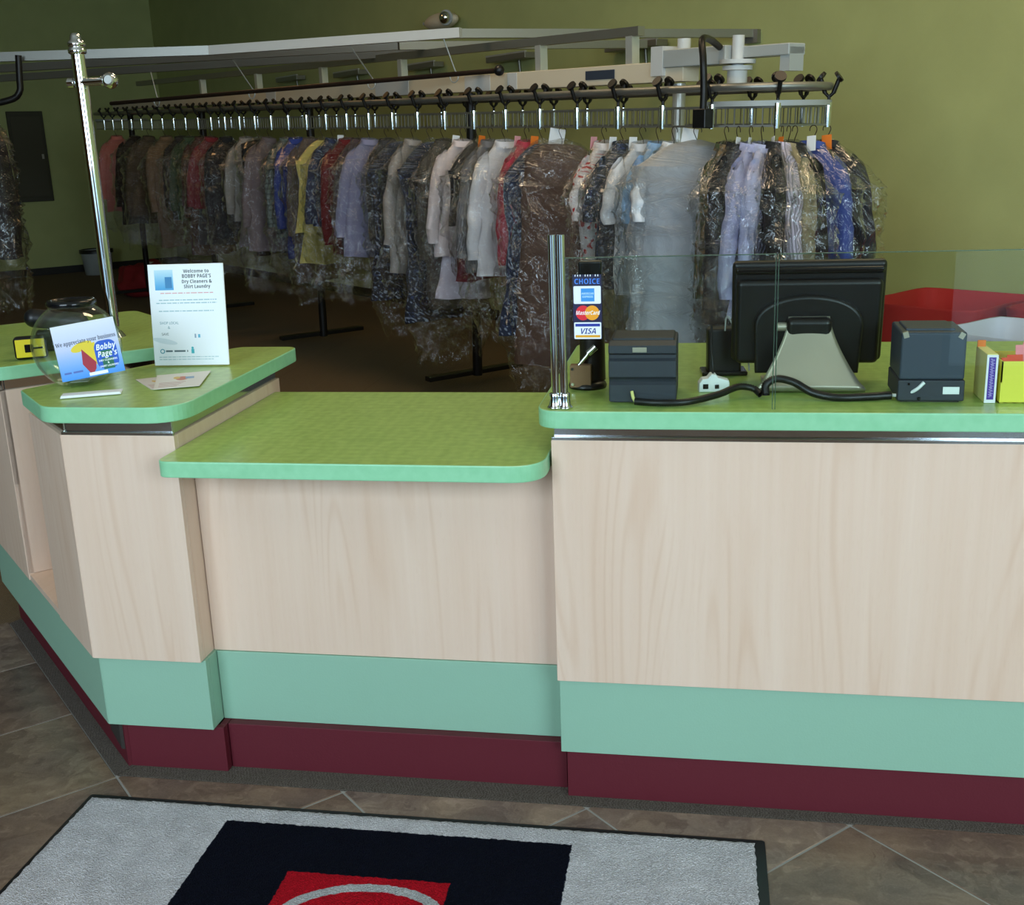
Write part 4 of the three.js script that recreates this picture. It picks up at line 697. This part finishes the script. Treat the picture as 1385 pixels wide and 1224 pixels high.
// ---------------------------------------------------------------- overhead rails, posts and hanging rod
{
  const h = 2.4;
  const a = thing('overhead_rail', 'bent pale square rail crossing above the conveyor', 'rail');
  part('rail_segment', bar([0.68, h, -5.98], [-1.25, h, -4.87], 0.055, 0.055), M.dullSteel, a);
  part('rail_segment', bar([-1.2, h, -4.84], [-3.03, h, -5.11], 0.055, 0.06), M.whitePaint, a, 'bright aluminium rail segment');
  part('rail_segment', bar([-3.0, h, -5.12], [-7.5, h, -4.1], 0.055, 0.06), M.dullSteel, a);
  part('wall_bracket', [bar([0.62, h - 0.02, -6.02], [0.72, h - 0.02, -5.95], 0.05, 0.09)], M.dullSteel, a);
  const b = thing('overhead_rail', 'grey square rail behind the bent pale one', 'rail');
  part('rail_segment', bar([-0.1, h, -6.42], [-1.79, h, -5.5], 0.05, 0.055), M.dullSteel, b);
  part('rail_segment', bar([-1.79, h, -5.5], [-7.6, h, -5.75], 0.05, 0.055), M.dullSteel, b);
  const c = thing('overhead_rail', 'lowest grey square rail crossing at the left', 'rail');
  part('rail_segment', bar([-1.75, h, -6.05], [-8.2, h, -6.85], 0.05, 0.055), M.dullSteel, c);
  const k = thing('post_frame', 'top rail carried on short posts along the conveyor beam', 'frame');
  const up = (x, y) => new V3(x, y, 0).applyMatrix4(conv.matrixWorld).toArray();
  part('top_rail', bar(up(0.2, 0.325), up(9, 0.325), 0.05, 0.05), M.dullSteel, k);
  for (const x of [0.27, 1.12, 2.83, 4.14, 5.49, 6.92]) { const [px, py, pz] = up(x, 0.153), top = up(x, 0.302)[1]; part('post', box(0.055, top - py, 0.055, px, (top + py) / 2, pz, 0, 45 * R), M.alu, k); }
  const d = thing('hanging_rod', 'dark brown pole with black end cap slung in wire hooks', 'rod');
  const P0 = [-0.944, 2.155, -4.76], P1 = [-4.6, 2.155, -6.54];
  part('pole', rod(P0, P1, 0.016, 16), M.brownPipe, d);
  part('end_cap', ball(0.034, ...P0), M.blackPlastic, d, 'black rubber ball end');
  for (const [t, dx, dz] of [[0.09, -0.05, 0.06], [0.27, -0.06, 0.28], [0.57, -0.05, 0.2], [0.85, -0.05, -0.05]]) {
    const x = lerp(P0[0], P1[0], t), z = lerp(P0[2], P1[2], t), ring = []; for (let i = 0; i <= 12; i++) { const q = lerp(70, -220, i / 12) * R; ring.push([x + 0.034 * Math.cos(q) * 0.9, 2.14 + 0.036 * Math.sin(q), z + 0.034 * Math.cos(q) * 0.43]); }
    part('wire_hook', [rod([x + dx, 2.385, z + dz], ring[0], 0.0045, 8), tube(ring, 0.0045, 40, 6)], M.alu, d);
  }
  const e = thing('pipe_bracket', 'black bent pipe hanging from the rail at the left edge', 'rail');
  part('pipe', tube([[-4.26, 2.4, -4.75], [-4.27, 2.25, -4.74], [-4.28, 2.16, -4.73], [-4.36, 2.11, -4.71], [-4.6, 2.09, -4.64], [-5.6, 2.07, -4.3]], 0.022, 60, 12), M.blackMetal, e);
  // long bags hanging on the bent pipe
  [[-4.5, -4.66, 'coat', 0x12131a, 'black coat in clear film on the bent pipe, rightmost one', 0.95], [-4.72, -4.6, 'dress', 0x1a2030, 'midnight blue dress in clear film on the bent pipe', 0.7], [-4.95, -4.52, 'coat', 0x17171a, 'black coat in clear film on the bent pipe, cut by the picture edge', 0.9]].forEach(([x, z, k, col, label, tw]) => {
    const g = garment(k, col, label, { bag: 0.4, group: 'bagged clothes on the bent pipe', len: 0.95 }); g.position.set(x, 2.095, z); g.rotation.y = -tw;
  });
}
// ---------------------------------------------------------------- on the rear and side walls
{
  const wallTurn = -45 * R, W = (x, y, off) => [x - off * Math.SQRT1_2, y, x - 6.7 + off * Math.SQRT1_2];
  [[-0.14, 2.42], [-1.35, 2.47], [-2.44, 2.51], [-3.57, 2.55], [-4.7, 2.6]].forEach(([x, y], i) => {
    const t = thing('wall_shelf_bar', `short grey wall bar, ${['rightmost of the five in the row', 'second of the row from the right', 'third and middle one of the row', 'fourth of the row from the right', 'leftmost of the five in the row'][i]}`, 'wall bar', W(x, y, 0.09), wallTurn, 'bars on the rear wall');
    part('channel', rbox(0.62, 0.05, 0.12, 0.004, 0, 0, 0), M.dullSteel, t);
    part('arm', rod([0.05, 0.0, -0.06], [0.05, -0.16, -0.075], 0.012), M.dullSteel, t);
    part('lip', box(0.62, 0.015, 0.02, 0, 0.03, 0.05), M.alu, t);
  });
  const em = thing('emergency_light', 'oval wall-mounted emergency light above the rails', 'lamp', W(-2.15, 2.9, 0.04), wallTurn);
  part('housing', place(new THREE.SphereGeometry(0.15, 28, 18), 0, 0, 0).scale(1.9, 0.52, 0.62).translate(0, 0, 0.06), M.beam, em);
  part('lamp_head', [place(new THREE.SphereGeometry(0.062, 20, 14), 0.19, 0.01, 0.13)], M.chrome, em);
  part('reflector_ring', place(new THREE.TorusGeometry(0.062, 0.012, 10, 28), 0.2, 0.01, 0.13, 0, 0.5), M.greyPaint, em);
  part('test_button', cyl(0.015, 0.015, 0.03, -0.25, 0.0, 0.1, 90 * R), M.alu, em);
  const lp = thing('electrical_panel', 'dark metal panel on the left wall', 'panel', [-9.9, 1.8, -13.6], 45 * R);
  part('cover', rbox(0.52, 1.34, 0.05, 0.006, 0, 0, 0.03), std({ color: 0x3b3a2c, roughness: 0.5, metalness: 0.4 }), lp);
  part('door', rbox(0.44, 1.2, 0.012, 0.004, 0, 0, 0.06), std({ color: 0x413f30, roughness: 0.5, metalness: 0.4 }), lp);
  part('latch', box(0.03, 0.07, 0.02, 0.18, 0, 0.07), M.dullSteel, lp);
  const wb = thing('waste_bin', 'grey waste bin by the left wall', 'bin', [-9.0, -0.004, -13.6]);
  part('bin', new THREE.LatheGeometry([[0, 0.004], [0.2, 0.0], [0.235, 0.36], [0.245, 0.37], [0.24, 0.38], [0.225, 0.37], [0.19, 0.02], [0, 0.02]].map((p) => new THREE.Vector2(...p)), 32), M.greyPaint, wb);
  part('liner', new THREE.LatheGeometry([[0.252, 0.33], [0.252, 0.385], [0.228, 0.39], [0.22, 0.3]].map((p) => new THREE.Vector2(...p)), 32), M.blackPlastic, wb);
  const rb = thing('laundry_sack', 'red cloth sack on the floor under the left end of the conveyor', 'sack', [-6.75, 0, -10.9]);
  const sg = new THREE.SphereGeometry(0.34, 36, 24), sp = sg.attributes.position; for (let i = 0; i < sp.count; i++) { const x = sp.getX(i), y = sp.getY(i), z = sp.getZ(i), k = 1 + N3(x * 4, y * 4, z * 4) * 0.16; sp.setXYZ(i, x * k * 1.25, Math.max((y + 0.24) * k * 0.75, 0), z * k); } sg.computeVertexNormals();
  part('cloth', sg, fabric(0x8c1a1c), rb);
  part('tie', place(new THREE.TorusGeometry(0.06, 0.02, 8, 20), 0.05, 0.4, 0, 1.4), fabric(0xd8c8b8), rb);
}
// ---------------------------------------------------------------- laundry carts behind the counter
function cart(label, [x, z], turn, w, d, top, color) {
  const t = thing('laundry_cart', label, 'laundry cart', [x, -0.004, z], turn), cloth = std({ color, roughness: 0.75, bumpMap: clothBump, bumpScale: 0.001 });
  const rings = []; // outer wall up, over the rim, inside down to the bottom
  const sec = (k, y, sag) => { const r = []; for (let i = 0; i < 40; i++) { const a = i / 40 * Math.PI * 2, c = Math.cos(a), s = Math.sin(a), q = 1 / Math.pow(Math.abs(c) ** 14 + Math.abs(s) ** 14, 1 / 14), mid = Math.pow(Math.abs(Math.sin(2 * a)), 1.2); r.push([c * q * w / 2 * k, y - sag * (1 - mid), s * q * d / 2 * k * (1 - 0.04 * (1 - mid))]); } return r; };
  for (const [k, f, s] of [[0.8, 0.16, 0], [0.86, 0.4, 0], [0.94, 0.75, 0], [1, 0.985, 0], [1.015, 1.0, 0], [0.985, 0.998, 0], [0.93, 0.75, 0], [0.84, 0.4, 0], [0.78, 0.2, 0], [0.02, 0.19, 0]]) rings.push(sec(k, f * top, s));
  part('canvas_tub', loft(rings), cloth, t);
  part('frame', [box(w * 0.82, 0.03, d * 0.82, 0, 0.13, 0)], M.dullSteel, t);
  for (const sx of [-1, 1]) for (const sz of [-1, 1]) part('castor', [cyl(0.045, 0.045, 0.03, sx * w * 0.34, 0.045, sz * d * 0.34, 0, 0, 90 * R, 16), box(0.03, 0.08, 0.03, sx * w * 0.34, 0.085, sz * d * 0.34)], M.blackPlastic, t);
  return t;
}
cart('red canvas laundry cart, left one, partly behind the slate printer', [1.62, -3.55], 50 * R, 0.7, 0.66, 0.84, 0xb0201c);
cart('red canvas laundry cart cut off by the right picture edge', [2.28, -3.25], 50 * R, 0.7, 0.66, 0.84, 0xb0201c);
cart('white canvas laundry cart behind the yellow tray', [1.52, -1.75], 45 * R, 0.46, 0.46, 0.97, 0xd8d6e0);
// ---------------------------------------------------------------- ceiling lamps over the work floor
for (const [x, z] of LAMPS) {
  const t = thing('ceiling_lamp', `ceiling light panel ${x > 0 ? 'on the right, over the carts' : x < -3 ? 'over the far end of the conveyor' : z > -2 ? 'just behind the counter' : 'over the middle of the conveyor'}`, 'lamp', [x, CEIL - 0.04, z], 45 * R);
  part('frame', [box(1.22, 0.05, 0.03, 0, 0, 0.3), box(1.22, 0.05, 0.03, 0, 0, -0.3), box(0.03, 0.05, 0.6, 0.6, 0, 0), box(0.03, 0.05, 0.6, -0.6, 0, 0)], M.whitePaint, t);
  part('diffuser', box(1.18, 0.008, 0.57, 0, -0.005, 0), std({ color: 0xffffff, emissive: x < -3 ? 0xffc47c : 0xffe0b4, emissiveIntensity: 1.2, roughness: 0.6 }), t);
  const l = new THREE.RectAreaLight(x < -3 ? 0xffc47c : 0xffe0b4, x < -3 ? 4.5 : 13, 1.18, 0.57); l.name = 'lamp'; l.position.set(x, CEIL - 0.07, z); l.rotation.set(-Math.PI / 2, 0, 45 * R); scene.add(l);
}
scene.traverse((o) => { if (o.isMesh) { o.castShadow = true; o.receiveShadow = true; } });
renderer.render(scene, camera);
